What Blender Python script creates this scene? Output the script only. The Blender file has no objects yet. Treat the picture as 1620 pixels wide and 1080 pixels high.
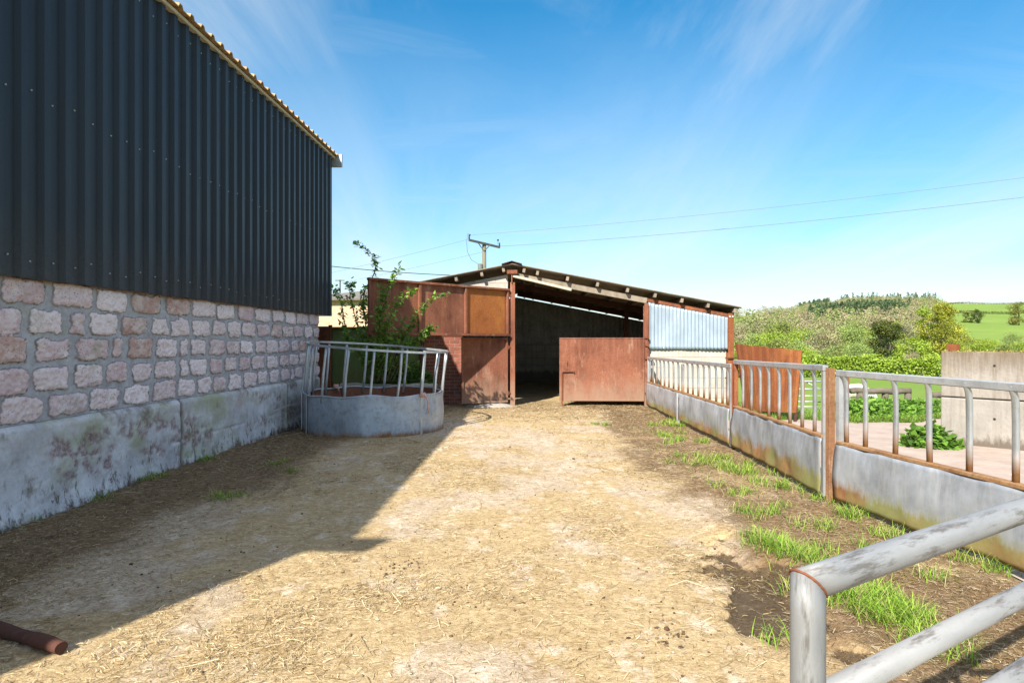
import bpy, math, random
import numpy as np
from mathutils import Vector, Matrix
sc = bpy.context.scene
COL = sc.collection
R = random.Random(7)
NR = np.random.default_rng(11)
F = 1000.0                      # focal length in photo pixels, camera 1.42 m above the yard
def wx(px, Y): return (px-810)/F*Y
def wz(py, Y): return 1.42-(py-540)/F*Y

# ------------------------------------------------------------------ mesh helpers
class MB:
    def __init__(s): s.v=[]; s.f=[]; s.c=[]
    def add(s, vs, fs, c=None):
        o=len(s.v); s.v.extend([tuple(p) for p in vs]); s.f.extend([tuple(i+o for i in f) for f in fs])
        if c is not None: s.c.extend([c]*len(vs))
        return s
    def box(s, lo, hi, m=None, bev=0.0):
        x0,y0,z0=lo; x1,y1,z1=hi
        if bev<=0:
            vs=[Vector(p) for p in ((x0,y0,z0),(x1,y0,z0),(x1,y1,z0),(x0,y1,z0),(x0,y0,z1),(x1,y0,z1),(x1,y1,z1),(x0,y1,z1))]
            fs=[(0,3,2,1),(4,5,6,7),(0,1,5,4),(1,2,6,5),(2,3,7,6),(3,0,4,7)]
        else:
            b=min(bev,(x1-x0)*.45,(y1-y0)*.45,(z1-z0)*.45)
            vs=[];idx={}
            for sx in (0,1):
                for sy in (0,1):
                    for sz in (0,1):
                        p=Vector((x1 if sx else x0, y1 if sy else y0, z1 if sz else z0))
                        d=(b if not sx else -b, b if not sy else -b, b if not sz else -b)
                        for ax in range(3):
                            q=p.copy()
                            for k in range(3):
                                if k!=ax: q[k]+=d[k]
                            idx[(sx,sy,sz,ax)]=len(vs); vs.append(q)
            fs=[]
            for ax in range(3):
                a,b2=[k for k in range(3) if k!=ax]
                for sg in (0,1):
                    ring=[]
                    for (u,w) in ((0,0),(1,0),(1,1),(0,1)):
                        k=[0,0,0];k[ax]=sg;k[a]=u;k[b2]=w
                        ring.append(idx[(k[0],k[1],k[2],ax)])
                    fs.append(tuple(ring))
            for ax in range(3):
                a,b2=[k for k in range(3) if k!=ax]
                for (u,w) in ((0,0),(1,0),(1,1),(0,1)):
                    k0=[0,0,0];k1=[0,0,0];k0[ax]=0;k1[ax]=1
                    for k in (k0,k1): k[a]=u;k[b2]=w
                    fs.append((idx[(*k0,a)],idx[(*k1,a)],idx[(*k1,b2)],idx[(*k0,b2)]))
            for sx in (0,1):
                for sy in (0,1):
                    for sz in (0,1):
                        fs.append(tuple(idx[(sx,sy,sz,k)] for k in range(3)))
        if m is not None: vs=[m@p for p in vs]
        return s.add(vs,fs)
    def beam(s, a, b, w, h, up=(0,0,1), bev=0.0):
        a=Vector(a); b=Vector(b); d=b-a; L=d.length; d.normalize()
        u=Vector(up); r=d.cross(u)
        if r.length<1e-4: r=d.cross(Vector((0,1,0)))
        r.normalize(); u=r.cross(d)
        m=Matrix((( d.x,r.x,u.x,a.x),(d.y,r.y,u.y,a.y),(d.z,r.z,u.z,a.z),(0,0,0,1)))
        return s.box((0,-w/2,-h/2),(L,w/2,h/2),m,bev)
    def tube(s, pts, rad, n=8, cap=True, flat=1.0, c=None):
        pts=[Vector(p) for p in pts]
        if not hasattr(rad,'__len__'): rad=[rad]*len(pts)
        vs=[];fs=[]; prev=None
        for i,p in enumerate(pts):
            d=(pts[min(i+1,len(pts)-1)]-pts[max(i-1,0)]).normalized()
            if prev is None:
                r=d.cross(Vector((0,0,1)))
                if r.length<.05: r=d.cross(Vector((0,1,0)))
            else: r=prev-d*prev.dot(d)
            r.normalize(); prev=r; u=r.cross(d)
            for k in range(n):
                t=2*math.pi*k/n
                vs.append(p+(r*math.cos(t)+u*math.sin(t)*flat)*rad[i])
        for i in range(len(pts)-1):
            for k in range(n):
                fs.append((i*n+k,i*n+(k+1)%n,(i+1)*n+(k+1)%n,(i+1)*n+k))
        if cap:
            fs.append(tuple(range(n))); fs.append(tuple((len(pts)-1)*n+k for k in range(n-1,-1,-1)))
        return s.add(vs,fs,c)
    def build(s, name, m, parent=None, smooth=False, fix=True):
        me=bpy.data.meshes.new(name); me.from_pydata(s.v,[],s.f)
        if s.c and len(s.c)==len(s.v):
            a=me.color_attributes.new('tint','FLOAT_COLOR','POINT')
            a.data.foreach_set('color',np.array([(*c,1) if len(c)==3 else c for c in s.c],dtype=np.float32).ravel())
        if fix:
            import bmesh
            bm=bmesh.new(); bm.from_mesh(me); bmesh.ops.recalc_face_normals(bm,faces=bm.faces[:]); bm.to_mesh(me); bm.free()
        return link(name,me,m,parent,smooth)
def link(name, me, m, parent=None, smooth=False):
    if m is not None: me.materials.append(m)
    if smooth is not False:
        me.polygons.foreach_set('use_smooth',[True]*len(me.polygons))
        if isinstance(smooth,float): me.set_sharp_from_angle(angle=smooth)
    o=bpy.data.objects.new(name,me); COL.objects.link(o)
    if parent is not None: o.parent=parent
    return o
def npmesh(name, V, Q, m, parent=None, smooth=False, col=None, cname='tint'):
    me=bpy.data.meshes.new(name); n=len(V); k=Q.shape[1]
    me.vertices.add(n); me.vertices.foreach_set('co',np.asarray(V,np.float32).ravel())
    me.loops.add(Q.size); me.loops.foreach_set('vertex_index',Q.astype(np.int32).ravel())
    me.polygons.add(len(Q)); me.polygons.foreach_set('loop_start',np.arange(0,Q.size,k,dtype=np.int32))
    me.update(calc_edges=True)
    if col is not None:
        c=np.ones((n,4),np.float32); c[:,:col.shape[1]]=col
        a=me.color_attributes.new(cname,'FLOAT_COLOR','POINT'); a.data.foreach_set('color',c.ravel())
    me.validate()
    return link(name,me,m,parent,smooth)
def grid_quads(nx, ny):
    i=np.arange(nx*ny).reshape(ny,nx)
    return np.stack([i[:-1,:-1],i[:-1,1:],i[1:,1:],i[1:,:-1]],-1).reshape(-1,4)
def tag(o,label=None,cat=None,group=None,kind=None):
    if label: o['label']=label
    if cat: o['category']=cat
    if group: o['group']=group
    if kind: o['kind']=kind
    return o
def thing(name,label,cat,loc=(0,0,0),rz=0,group=None):
    o=bpy.data.objects.new(name,None); COL.objects.link(o); o.location=loc; o.rotation_euler=(0,0,rz)
    o.empty_display_size=.2
    return tag(o,label,cat,group)
def copy_tree(o,parent=None):
    c=o.copy(); COL.objects.link(c)
    if parent is not None: c.parent=parent
    for ch in list(o.children): copy_tree(ch,c)
    return c
# value noise
def _h(ix,iy,s):
    n=(ix.astype(np.int64)*374761393+iy.astype(np.int64)*668265263+s*974634541)&0x7fffffff
    n=((n^(n>>13))*1274126177)&0x7fffffff
    return ((n^(n>>16))&0xffff)/65535.0
def vn(x,y,s=0):
    x=np.asarray(x,float); y=np.asarray(y,float)
    ix=np.floor(x); iy=np.floor(y); fx=x-ix; fy=y-iy
    fx=fx*fx*(3-2*fx); fy=fy*fy*(3-2*fy)
    a=_h(ix,iy,s);b=_h(ix+1,iy,s);c=_h(ix,iy+1,s);d=_h(ix+1,iy+1,s)
    return (a*(1-fx)+b*fx)*(1-fy)+(c*(1-fx)+d*fx)*fy
def fbm(x,y,s=0,o=4):
    t=0;a=.5;n=0
    for k in range(o):
        t=t+a*vn(np.asarray(x)*2**k,np.asarray(y)*2**k,s+k*17); n+=a; a*=.5
    return t/n
def ss(x,a,b):
    t=np.clip((np.asarray(x,float)-a)/(b-a),0,1); return t*t*(3-2*t)

# ------------------------------------------------------------------ material helpers
class MT:
    def __init__(s,name):
        s.m=bpy.data.materials.new(name); s.m.use_nodes=True
        s.t=s.m.node_tree; s.b=s.t.nodes['Principled BSDF']; s.out=s.t.nodes['Material Output']
        s.co=s.n('ShaderNodeTexCoord').outputs['Object']
    def n(s,typ,**k):
        x=s.t.nodes.new(typ)
        for a,v in k.items(): setattr(x,a,v)
        return x
    def L(s,a,b): s.t.links.new(a,b)
    def put(s,sock,v):
        if isinstance(v,bpy.types.NodeSocket): s.L(v,sock)
        else:
            if sock.type=='RGBA' and len(v)==3: v=(*v,1)
            sock.default_value=v
    def map(s,scale=(1,1,1),loc=(0,0,0),rot=(0,0,0),vec=None):
        x=s.n('ShaderNodeMapping'); s.L(vec or s.co,x.inputs[0]); x.inputs['Scale'].default_value=scale
        x.inputs['Location'].default_value=loc; x.inputs['Rotation'].default_value=rot
        return x.outputs[0]
    def noise(s,scale,detail=5,rough=.6,vec=None,dist=0):
        x=s.n('ShaderNodeTexNoise'); s.L(vec or s.co,x.inputs['Vector']); x.inputs['Scale'].default_value=scale
        x.inputs['Detail'].default_value=detail; x.inputs['Roughness'].default_value=rough; x.inputs['Distortion'].default_value=dist
        return x.outputs['Fac']
    def voro(s,scale,vec=None,feat='F1',out='Distance'):
        x=s.n('ShaderNodeTexVoronoi',feature=feat); s.L(vec or s.co,x.inputs['Vector']); x.inputs['Scale'].default_value=scale
        return x.outputs[out]
    def ramp(s,fac,stops,interp='LINEAR'):
        x=s.n('ShaderNodeValToRGB'); s.L(fac,x.inputs[0]); r=x.color_ramp; r.interpolation=interp
        while len(r.elements)<len(stops): r.elements.new(.5)
        for e,(p,c) in zip(r.elements,stops):
            e.position=p
            e.color=(c,c,c,1) if not hasattr(c,'__len__') else (*c,1)
        return x.outputs[0]
    def mix(s,fac,a,b,typ='MIX'):
        x=s.n('ShaderNodeMix',data_type='RGBA',blend_type=typ)
        s.put(x.inputs[0],fac); s.put(x.inputs[6],a); s.put(x.inputs[7],b)
        return x.outputs[2]
    def math(s,op,a,b=0.0,clamp=False):
        x=s.n('ShaderNodeMath',operation=op,use_clamp=clamp); s.put(x.inputs[0],a); s.put(x.inputs[1],b)
        return x.outputs[0]
    def sep(s,vec=None):
        x=s.n('ShaderNodeSeparateXYZ'); s.L(vec or s.co,x.inputs[0]); return x.outputs
    def sepc(s,c):
        x=s.n('ShaderNodeSeparateColor'); s.L(c,x.inputs[0]); return x.outputs
    def attr(s,name='tint'):
        x=s.n('ShaderNodeAttribute'); x.attribute_name=name; return x.outputs['Color']
    def mr(s,v,a,b,c=0.0,d=1.0):
        x=s.n('ShaderNodeMapRange'); s.put(x.inputs[0],v)
        for i,k in enumerate((a,b,c,d)): x.inputs[i+1].default_value=k
        return x.outputs[0]
    def bump(s,h,strength=.3,dist=.02):
        x=s.n('ShaderNodeBump'); s.L(h,x.inputs['Height']); x.inputs['Strength'].default_value=strength; x.inputs['Distance'].default_value=dist
        s.L(x.outputs[0],s.b.inputs['Normal'])
    def set(s,col,rough=.8,metal=0.0,spec=.3):
        s.put(s.b.inputs['Base Color'],col); s.put(s.b.inputs['Roughness'],rough); s.put(s.b.inputs['Metallic'],metal)
        s.b.inputs['Specular IOR Level'].default_value=spec
        return s

def rust(name,a=(.13,.045,.025),b=(.27,.092,.045),c=(.40,.15,.05),streak=True,pale=.35,dust=False):
    M=MT(name)
    big=M.noise(.9,4,.6)
    st=M.noise(3,6,.65,M.map((3,3,.25)))
    fine=M.noise(40,6,.7)
    col=M.mix(M.ramp(big,[(.38,0),(.6,1)]),a,b)
    col=M.mix(M.ramp(st,[(.4,0),(.7,1)]),col,b)
    col=M.mix(M.ramp(M.noise(1.3,5,.7,M.map((1,1,.6),(3.1,7,1))),[(.52,0),(.75,.9)]),col,c)
    col=M.mix(M.math('MULTIPLY',M.ramp(M.noise(7,8,.75,M.map((1,1,.3),(9,2,4))),[(.55,0),(.8,1)]),pale),col,(.48,.33,.24))
    col=M.mix(M.ramp(fine,[(.40,.0),(.75,.6)]),col,(.07,.03,.02))
    col=M.mix(M.ramp(M.noise(2.2,7,.75,M.map((1,1,.8),(8,1,5))),[(.54,0),(.68,.55)]),col,tuple(k*.55 for k in a))
    if dust:
        zz=M.math('ADD',M.sep()[2],M.math('MULTIPLY',M.math('SUBTRACT',M.noise(5,7,.75,M.map((1,1,.6))),.5),1.3)); col=M.mix(M.mr(zz,.15,.75,.6,0),col,M.mix(fine,(.20,.13,.085),(.40,.29,.21)))
    M.set(col,.85,0,.2); M.bump(M.mix(.35,M.mix(.5,fine,st),M.noise(2.5,3,.5)),.45,.02)
    return M.m
def galv(name,base=(.40,.43,.46),rustlo=None,algae=None,metal=.55,rough=.42,dirt=.35):
    M=MT(name)
    n1=M.noise(2.2,6,.65); n2=M.noise(14,5,.7); n3=M.noise(5,6,.7,M.map((2.2,2.2,.35)))
    v=M.voro(38,None,'F1','Color'); vv=M.sepc(v)[0]
    d=tuple(k*.62 for k in base); l=tuple(min(.85,k*1.35) for k in base)
    col=M.mix(M.ramp(n1,[(.3,0),(.7,1)]),d,l)
    col=M.mix(M.ramp(n3,[(.42,0),(.68,.7)]),col,(.50,.525,.55))
    col=M.mix(M.math('MULTIPLY',M.ramp(n2,[(.5,0),(.72,1)]),dirt),col,(.22,.19,.15))
    col=M.mix(M.math('MULTIPLY',vv,.12),col,l)
    rg=rough; mt=metal
    if rustlo:
        z=M.sep()[2]; zz=M.math('ADD',z,M.math('MULTIPLY',M.math('SUBTRACT',M.noise(3.5,6,.7,M.map((1,1,.6))),.5),rustlo[2])); zz=M.math('ADD',zz,M.math('MULTIPLY',M.math('SUBTRACT',M.noise(26,6,.75,M.map((1,1,.25))),.5),rustlo[2]*.75))
        k=M.mr(zz,rustlo[0],rustlo[1],1,0)
        rc=M.mix(M.ramp(M.noise(9,6,.7),[(.35,0),(.7,1)]),(.20,.085,.03),(.33,.19,.08))
        if algae is not None:
            x=M.noise(1.1,4,.6,M.map((1,1,1),(algae,0,0)))
            rc=M.mix(M.ramp(x,[(.38,0),(.55,.9)]),rc,M.mix(n2,(.14,.155,.045),(.27,.275,.11)))
        col=M.mix(k,col,rc); mt=M.math('MULTIPLY',M.math('SUBTRACT',1.0,k),metal); rg=M.mr(k,0,1,rough,.85)
    M.set(col,rg,mt,.4); M.bump(M.mix(.5,n1,n2),.12,.01)
    return M.m
def concrete(name,a=(.36,.35,.34),b=(.54,.53,.51),stain=(.17,.14,.11),moss=(.26,.28,.13),top=None,base=None,amt=.8,streaks=.6,blk=False):
    M=MT(name)
    n1=M.noise(1.4,7,.68); n2=M.noise(22,6,.72); st=M.noise(4.5,7,.7,M.map((3,3,.22)))
    col=M.mix(M.ramp(n1,[(.3,0),(.7,1)]),a,b)
    col=M.mix(M.math('MULTIPLY',M.ramp(st,[(.48,0),(.74,1)]),streaks),col,stain)
    col=M.mix(M.ramp(M.noise(1.8,6,.7,M.map((1,1,1),(5,3,8))),[(.55,0),(.7,.75)]),col,moss)
    col=M.mix(M.math('MULTIPLY',M.ramp(n2,[(.45,0),(.75,1)]),.45),col,stain)
    if blk:
        tn=M.sepc(M.attr())[0]; col=M.mix(M.mr(tn,.45,1,.35,0),col,tuple(k*.6 for k in a)); col=M.mix(M.mr(tn,.1,.3,.75,0),col,stain)
    z=M.sep()[2]
    if top is not None:
        zz=M.math('ADD',z,M.math('MULTIPLY',M.math('SUBTRACT',M.noise(9,6,.7,M.map((2.5,2.5,.3))),.5),.9))
        col=M.mix(M.mr(zz,top-.35,top,0,.9),col,(.15,.11,.07))
    if base is not None:
        zz=M.math('ADD',z,M.math('MULTIPLY',M.math('SUBTRACT',M.noise(7,7,.75,M.map((1,1,.45))),.5),.55))
        col=M.mix(M.mr(zz,base,base+.1,amt,0),col,(.10,.075,.055))
    M.set(col,.9,0,.2); M.bump(M.mix(.4,n2,n1),.4,.015)
    return M.m
def plain(name,col,var=.35,rough=.7,metal=0.0,scale=8,stretch=(1,1,1),bump=.15):
    M=MT(name); n1=M.noise(scale,6,.65,M.map(stretch))
    c=M.mix(M.ramp(n1,[(.3,0),(.7,1)]),tuple(k*(1-var) for k in col),tuple(min(.9,k*(1+var)) for k in col))
    M.set(c,rough,metal,.3)
    if bump: M.bump(n1,bump,.01)
    return M.m
def leafmat(name,sat=1.0,trans=.35):
    M=MT(name); c=M.attr('tint')
    M.set(c,.6,0,.25)
    tr=M.n('ShaderNodeBsdfTranslucent'); M.L(M.mix(.35,c,(.30,.36,.04)),tr.inputs[0])
    ms=M.n('ShaderNodeMixShader'); ms.inputs[0].default_value=trans
    M.L(M.b.outputs[0],ms.inputs[1]); M.L(tr.outputs[0],ms.inputs[2]); M.L(ms.outputs[0],M.out.inputs[0])
    return M.m
def attrmat(name,rough=.85):
    M=MT(name); M.set(M.attr('tint'),rough,0,.2); return M.m

# ------------------------------------------------------------------ camera, light, world
cam=bpy.data.cameras.new('camera'); cam.sensor_width=36; cam.lens=36*F/1620; cam.clip_end=6000; cam.clip_start=.05
co=bpy.data.objects.new('camera',cam); COL.objects.link(co); co.location=(0,0,1.42); co.rotation_euler=(math.radians(90),0,0)
sc.camera=co
SUN=Vector((-.536,-1.12,1.0)).normalized()      # towards the sun
sl=bpy.data.lights.new('sun','SUN'); sl.energy=4.5; sl.angle=math.radians(.55); sl.color=(1,.93,.82)
so=bpy.data.objects.new('sun',sl); COL.objects.link(so); so.location=(-20,-40,40); so.rotation_euler=SUN.to_track_quat('Z','Y').to_euler()
w=bpy.data.worlds.new('World'); sc.world=w; w.use_nodes=True
T=w.node_tree; bg=T.nodes['Background']
class WT(MT):
    def __init__(s): s.t=T
W=WT()
sky=W.n('ShaderNodeTexSky',sky_type='NISHITA'); sky.sun_disc=False
sky.sun_elevation=math.asin(SUN.z); sky.sun_rotation=math.atan2(SUN.x,SUN.y); sky.altitude=50; sky.air_density=1.0; sky.dust_density=.6; sky.ozone_density=2.2
W.co=W.n('ShaderNodeTexCoord').outputs['Generated']
s3=W.sep(W.co)
zc=W.math('ADD',W.math('MAXIMUM',s3[2],0.0),.12)
cv=W.n('ShaderNodeCombineXYZ'); W.L(W.math('DIVIDE',s3[0],zc),cv.inputs[0]); W.L(W.math('DIVIDE',s3[1],zc),cv.inputs[1])
cl1=W.noise(1.0,9,.62,W.map((.9,.22,1),(2.3,.4,0),(0,0,.55),cv.outputs[0]),.8)
cl2=W.noise(.55,5,.55,W.map((.5,.5,1),(7.1,3,0),(0,0,-.3),cv.outputs[0]),.3)
cl3=W.noise(1.6,10,.6,W.map((.25,1.3,1),(1.3,9,0),(0,0,.9),cv.outputs[0]),.6)
m1=W.ramp(cl1,[(.40,0),(.72,.75)]); m2=W.ramp(cl2,[(.32,.25),(.55,1)]); m3=W.ramp(cl3,[(.46,0),(.74,.6)])
cm=W.math('MULTIPLY',W.math('MAXIMUM',m1,m3),m2,True)
hz=W.mr(s3[2],.0,.52,.68,0)
cm=W.math('MAXIMUM',cm,W.math('MULTIPLY',hz,W.math('ADD',.55,W.math('MULTIPLY',W.math('MAXIMUM',W.ramp(cl1,[(.34,0),(.66,.8)]),m3),1.0)),True),True)
hs=W.n('ShaderNodeHueSaturation'); W.L(sky.outputs[0],hs.inputs['Color']); hs.inputs['Saturation'].default_value=1.5; hs.inputs['Hue'].default_value=.488; hs.inputs['Value'].default_value=1.06
sky_fill=W.math('MULTIPLY',W.mr(s3[2],.47,.8,0,.5),W.ramp(W.noise(1.2,6,.6,None,.5),[(.25,.55),(.7,1)]),True)  # added brightening of the unseen upper sky, lifts ambient light on shaded walls
W.L(W.mix(sky_fill,W.mix(cm,hs.outputs[0],(4.8,5.2,5.45)),(9.0,8.8,9.4)),bg.inputs[0]); bg.inputs[1].default_value=.085
sc.view_settings.view_transform='Standard'; sc.view_settings.look='None'; sc.view_settings.gamma=1; sc.view_settings.exposure=1.15

# ------------------------------------------------------------------ materials
RUST=rust('rust'); RUSTP=rust('rust_pink',(.13,.047,.028),(.265,.102,.060),(.34,.142,.070),pale=.8,dust=True)
RUSTO=rust('rust_orange',(.15,.05,.025),(.26,.085,.032),(.40,.16,.045),pale=.25); RUSTD=rust('rust_dark',(.055,.026,.022),(.09,.041,.031),(.14,.058,.036),pale=.15)
GALV=galv('galvanised_steel'); GALVB=galv('galvanised_bar',(.42,.45,.48),(.60,.78,.12),None,.7,.36)
GALVS=galv('galvanised_sheet',(.40,.43,.47),(.13,.22,.3),0.0,.4,.5,.25); GALVT=galv('galvanised_gate_tube',(.40,.41,.42),None,None,.45,.42,.5)
def dirty_tube(name,stretch):
    M=MT(name); n1=M.noise(9,6,.65,M.map(stretch)); n2=M.noise(60,5,.7); n3=M.noise(26,6,.7,M.map(stretch,(4,1,2))); n4=M.noise(4,5,.6,M.map(stretch,(1,6,3)))
    c=M.mix(M.ramp(n1,[(.35,0),(.65,1)]),(.17,.178,.185),(.29,.295,.30)); c=M.mix(M.ramp(n4,[(.45,0),(.6,.6)]),c,(.34,.34,.34))
    c=M.mix(M.ramp(n3,[(.53,0),(.62,.85)]),c,(.11,.10,.09)); c=M.mix(M.ramp(M.noise(20,5,.7,M.map(stretch,(9,3,8))),[(.62,0),(.7,.8)]),c,(.20,.14,.10)); c=M.mix(M.ramp(n2,[(.55,0),(.75,.35)]),c,(.2,.19,.18))
    M.set(c,M.mr(n1,0,1,.5,.65),.15,.35); M.bump(M.mix(.5,n2,n3),.15,.004); return M.m
GALVTD=dirty_tube('galvanised_rail_worn',(.18,1,1)); GALVTV=dirty_tube('galvanised_stile_worn',(1,1,.18))
GALVF=galv('galvanised_feeder',(.34,.40,.47),(.02,.10,.2),None,.4,.5,.7)
TIMB=plain('weathered_timber',(.24,.20,.155),.3,.85,0,6,(1,1,.4)); TIMBG=plain('grey_timber',(.13,.11,.085),.35,.9,0,9,(.4,.4,1)); PALEP=plain('cream_paint',(.46,.41,.32),.15,.6,0,6)
GREEN=rust('green_paint_rusted',(.15,.19,.07),(.17,.25,.09),(.26,.17,.06),pale=.15)
LEAF=leafmat('leaf'); LEAFD=leafmat('leaf_far',1,.25); BARK=plain('bark',(.13,.11,.085),.4,.95,0,12,(1,1,.3),.4); ATTR=attrmat('scatter')

# ------------------------------------------------------------------ ground
AK=[-3,-.5,.2,.35,.40,.44,.47,.52,.58,.66,.69,.75,.81,1.0,1.6,4]
EK=[.01,.015,.02,.043,.044,.047,.055,.060,.063,.0635,.061,.061,.065,.067,.05,.03]
def terr(X,Y):
    X=np.asarray(X,float); Y=np.asarray(Y,float)
    D=np.maximum(Y,1.0); a=X/D
    e=np.interp(a,AK,EK)+.0012*np.sin(a*37)
    drop=(.5*ss(Y,12.3,16)+.32*ss(Y,16,24)+2.2*ss(Y,41,75))*ss(X,4.9,6.4)
    z=-.08*ss(Y,-30,-60)-drop
    Rr=700
    t=np.clip((D-115)/(Rr-115),0,1); prof=t*t*(1.6-.6*t)*.35+.65*t
    zr=1.42+e*Rr
    z=z+np.where(D>115,prof*(zr+3)+fbm(X/70,Y/70,3,3)*7*ss(D,130,300)*(1-.6*t)-3.5*ss(D,130,300),0)
    z=z-np.where(D>Rr,(D-Rr)*.06,0)
    return z
def warp(lo,hi,n,mid,p=2.6):
    t=np.linspace(-1,1,n); k=np.sign(t)*np.abs(t)**p
    return np.where(k<0,mid+k*(mid-lo),mid+k*(hi-mid))
gx=warp(-900,1300,340,6); gy=warp(-200,1300,340,12)
X,Y=np.meshgrid(gx,gy); Z=terr(X,Y)
Z=Z-.07*((X>-16)&(X<9.5)&(Y>-12)&(Y<24))*ss(-Y,-24,-22)
M=MT('pasture')
n1=M.noise(.05,6,.6); n2=M.noise(1.3,6,.7); n3=M.noise(11,4,.7)
c=M.mix(M.ramp(n1,[(.35,0),(.65,1)]),(.15,.235,.035),(.20,.28,.055)); c=M.mix(M.ramp(n2,[(.35,0),(.7,.6)]),c,(.11,.175,.03)); c=M.mix(M.ramp(n3,[(.5,0),(.75,.5)]),c,(.23,.28,.08))
M.set(c,.9,0,.15); M.bump(n3,.6,.05)
tag(npmesh('ground',np.stack([X,Y,Z],-1).reshape(-1,3),grid_quads(340,340),M.m,None,True),kind='structure')

# yard sheet with baked-in material masks (R mud, G straw, B wet)
x0,x1,y0,y1=-4.2,3.02,-2.0,14.9
nx,ny=242,560
gx=np.linspace(x0,x1,nx); gy=np.linspace(y0,y1,ny); X,Y=np.meshgrid(gx,gy)
def masks(X,Y):
    n=fbm(X*1.1,Y*.8,5,5); n2=fbm(X*2.6,Y*2.6,9,4); n3=fbm(X*.45,Y*.4,21,3)
    mr=ss(X+(n-.5)*1.3,1.15,1.9)*(1-.35*ss(n2,.5,.7))
    ml=ss(-X+(n-.5)*1.5,2.0,3.0)
    fr=ss(Y+(n-.5)*2.2,10.2,13.2)
    mud=np.clip(np.maximum(np.maximum(mr*.95,ml),fr*.45),0,1)
    straw=np.clip(ss(n*.6+n2*.4,.36,.62)*.9+fr*.7,0,1)*(1-.3*mr)
    d=np.sqrt(((X-1.33-.10*np.sin(Y*2.1))/.36)**2+((Y-3.62)/.85)**2)
    wet=np.clip(1.25-d+(n2-.5)*1.3+(fbm(X*9,Y*9,37,3)-.5)*.7,0,1)
    return mud,straw,ss(wet,.25,.5),n,n2
mud,straw,wet,n,n2=masks(X,Y)
Z=.010+(fbm(X*9,Y*9,31,4)-.5)*.022*(.35+.9*mud)+(n-.5)*.05*(.25+mud)-wet*.065+ss(-X,2.7,3.8)*.07*fbm(X*2,Y*2,4)+.05*ss(X,1.7,2.6)*(fbm(X*3,Y*3,8)-.3)
Z=Z+.045*np.exp(-((X-1.62-.1*np.sin(Y*2))/.13)**2)*ss(Y,2,3)*(1-ss(Y,4.6,6))
M=MT('yard_surface')
at=M.sepc(M.attr()); mudF,strF=at[0],at[1]
f1=M.noise(26,7,.72); wetF=M.ramp(M.math('ADD',at[2],M.math('MULTIPLY',M.math('SUBTRACT',M.noise(9,8,.75),.5),1.3)),[(.42,0),(.56,1)]); f2=M.noise(85,4,.7); f3=M.noise(7,7,.7); fs=M.noise(22,6,.75,M.map((1,4.5,1),(0,0,0),(0,0,.5)),1.2); fs2=M.noise(24,6,.75,M.map((5,1,1),(3,1,0),(0,0,.3)),1.2)
conc=M.mix(M.ramp(f3,[(.3,0),(.7,1)]),(.50,.415,.32),(.70,.61,.50)); conc=M.mix(M.ramp(f2,[(.42,0),(.7,.6)]),conc,(.30,.235,.16))
st=M.mix(M.ramp(fs,[(.35,0),(.65,1)]),(.42,.31,.155),(.64,.515,.30)); st=M.mix(M.ramp(fs2,[(.52,0),(.7,.8)]),st,(.66,.54,.33)); st=M.mix(M.ramp(f1,[(.56,0),(.72,.75)]),st,(.18,.115,.05))
k=M.ramp(M.math('ADD',M.math('MULTIPLY',strF,.75),M.math('MULTIPLY',f1,.6)),[(.38,.08),(.78,.92)])
col=M.mix(k,conc,st)
mu=M.mix(M.ramp(f1,[(.35,0),(.68,1)]),(.15,.098,.055),(.31,.215,.125)); mu=M.mix(M.ramp(fs,[(.55,0),(.72,.65)]),mu,(.36,.26,.13)); mu=M.mix(M.ramp(f3,[(.58,0),(.75,.5)]),mu,(.36,.30,.23))
col=M.mix(M.ramp(M.math('ADD',M.math('MULTIPLY',mudF,.9),M.math('MULTIPLY',M.math('SUBTRACT',f3,.5),.7)),[(.25,0),(.72,1)]),col,mu)
col=M.mix(M.math('MULTIPLY',wetF,.85),col,M.mix(f1,(.045,.032,.018),(.11,.08,.045)))
col=M.mix(M.ramp(M.voro(17,M.map((1,1,1),(.3,.2,0))),[(.03,.7),(.09,0)]),col,(.12,.075,.04))
fl=M.noise(60,5,.75,M.map((1,2.2,1),(2,5,1),(0,0,.7)),.8); col=M.mix(M.ramp(fl,[(.56,0),(.66,.55)]),col,(.20,.13,.06))
col=M.mix(M.ramp(M.noise(34,6,.75,M.map((2.0,1,1),(6,2,1),(0,0,.2)),1.0),[(.58,0),(.68,.6)]),col,(.74,.64,.46))
col=M.mix(M.ramp(M.noise(2.6,7,.72,M.map((1,.7,1),(4,4,1))),[(.50,0),(.68,.38)]),col,(.33,.225,.11))
col=M.mix(M.math('MULTIPLY',M.ramp(M.noise(4.5,7,.7,M.map((1,.6,1),(14,4,1))),[(.54,0),(.66,.75)]),M.math('SUBTRACT',1.0,mudF,True)),col,(.72,.64,.55))
col=M.mix(M.math('MULTIPLY',wetF,.8),col,M.mix(f1,(.05,.036,.02),(.15,.105,.06)))
gr=M.mix(M.ramp(M.noise(48,7,.8,M.map((1,1.6,1),(1,9,1),(0,0,.4))),[(.36,0),(.62,1)]),(.60,.55,.49),(1.06,1.05,1.03)); gr2=M.mix(M.ramp(M.noise(14,7,.75,M.map((1,1.4,1),(5,9,1))),[(.38,0),(.6,1)]),(.80,.76,.70),(1.05,1.05,1.05))
col=M.mix(1.0,M.mix(1.0,col,gr,'MULTIPLY'),gr2,'MULTIPLY')
M.set(col,M.mr(wetF,0,1,.92,.5),0,.25)
M.bump(M.mix(.5,M.mix(.5,f1,fs),f2),.75,.02)
YARD=M.m
tag(npmesh('yard',np.stack([X,Y,Z],-1).reshape(-1,3),grid_quads(nx,ny),YARD,None,True,np.stack([mud,straw,wet],-1).reshape(-1,3)),kind='structure')

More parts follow.
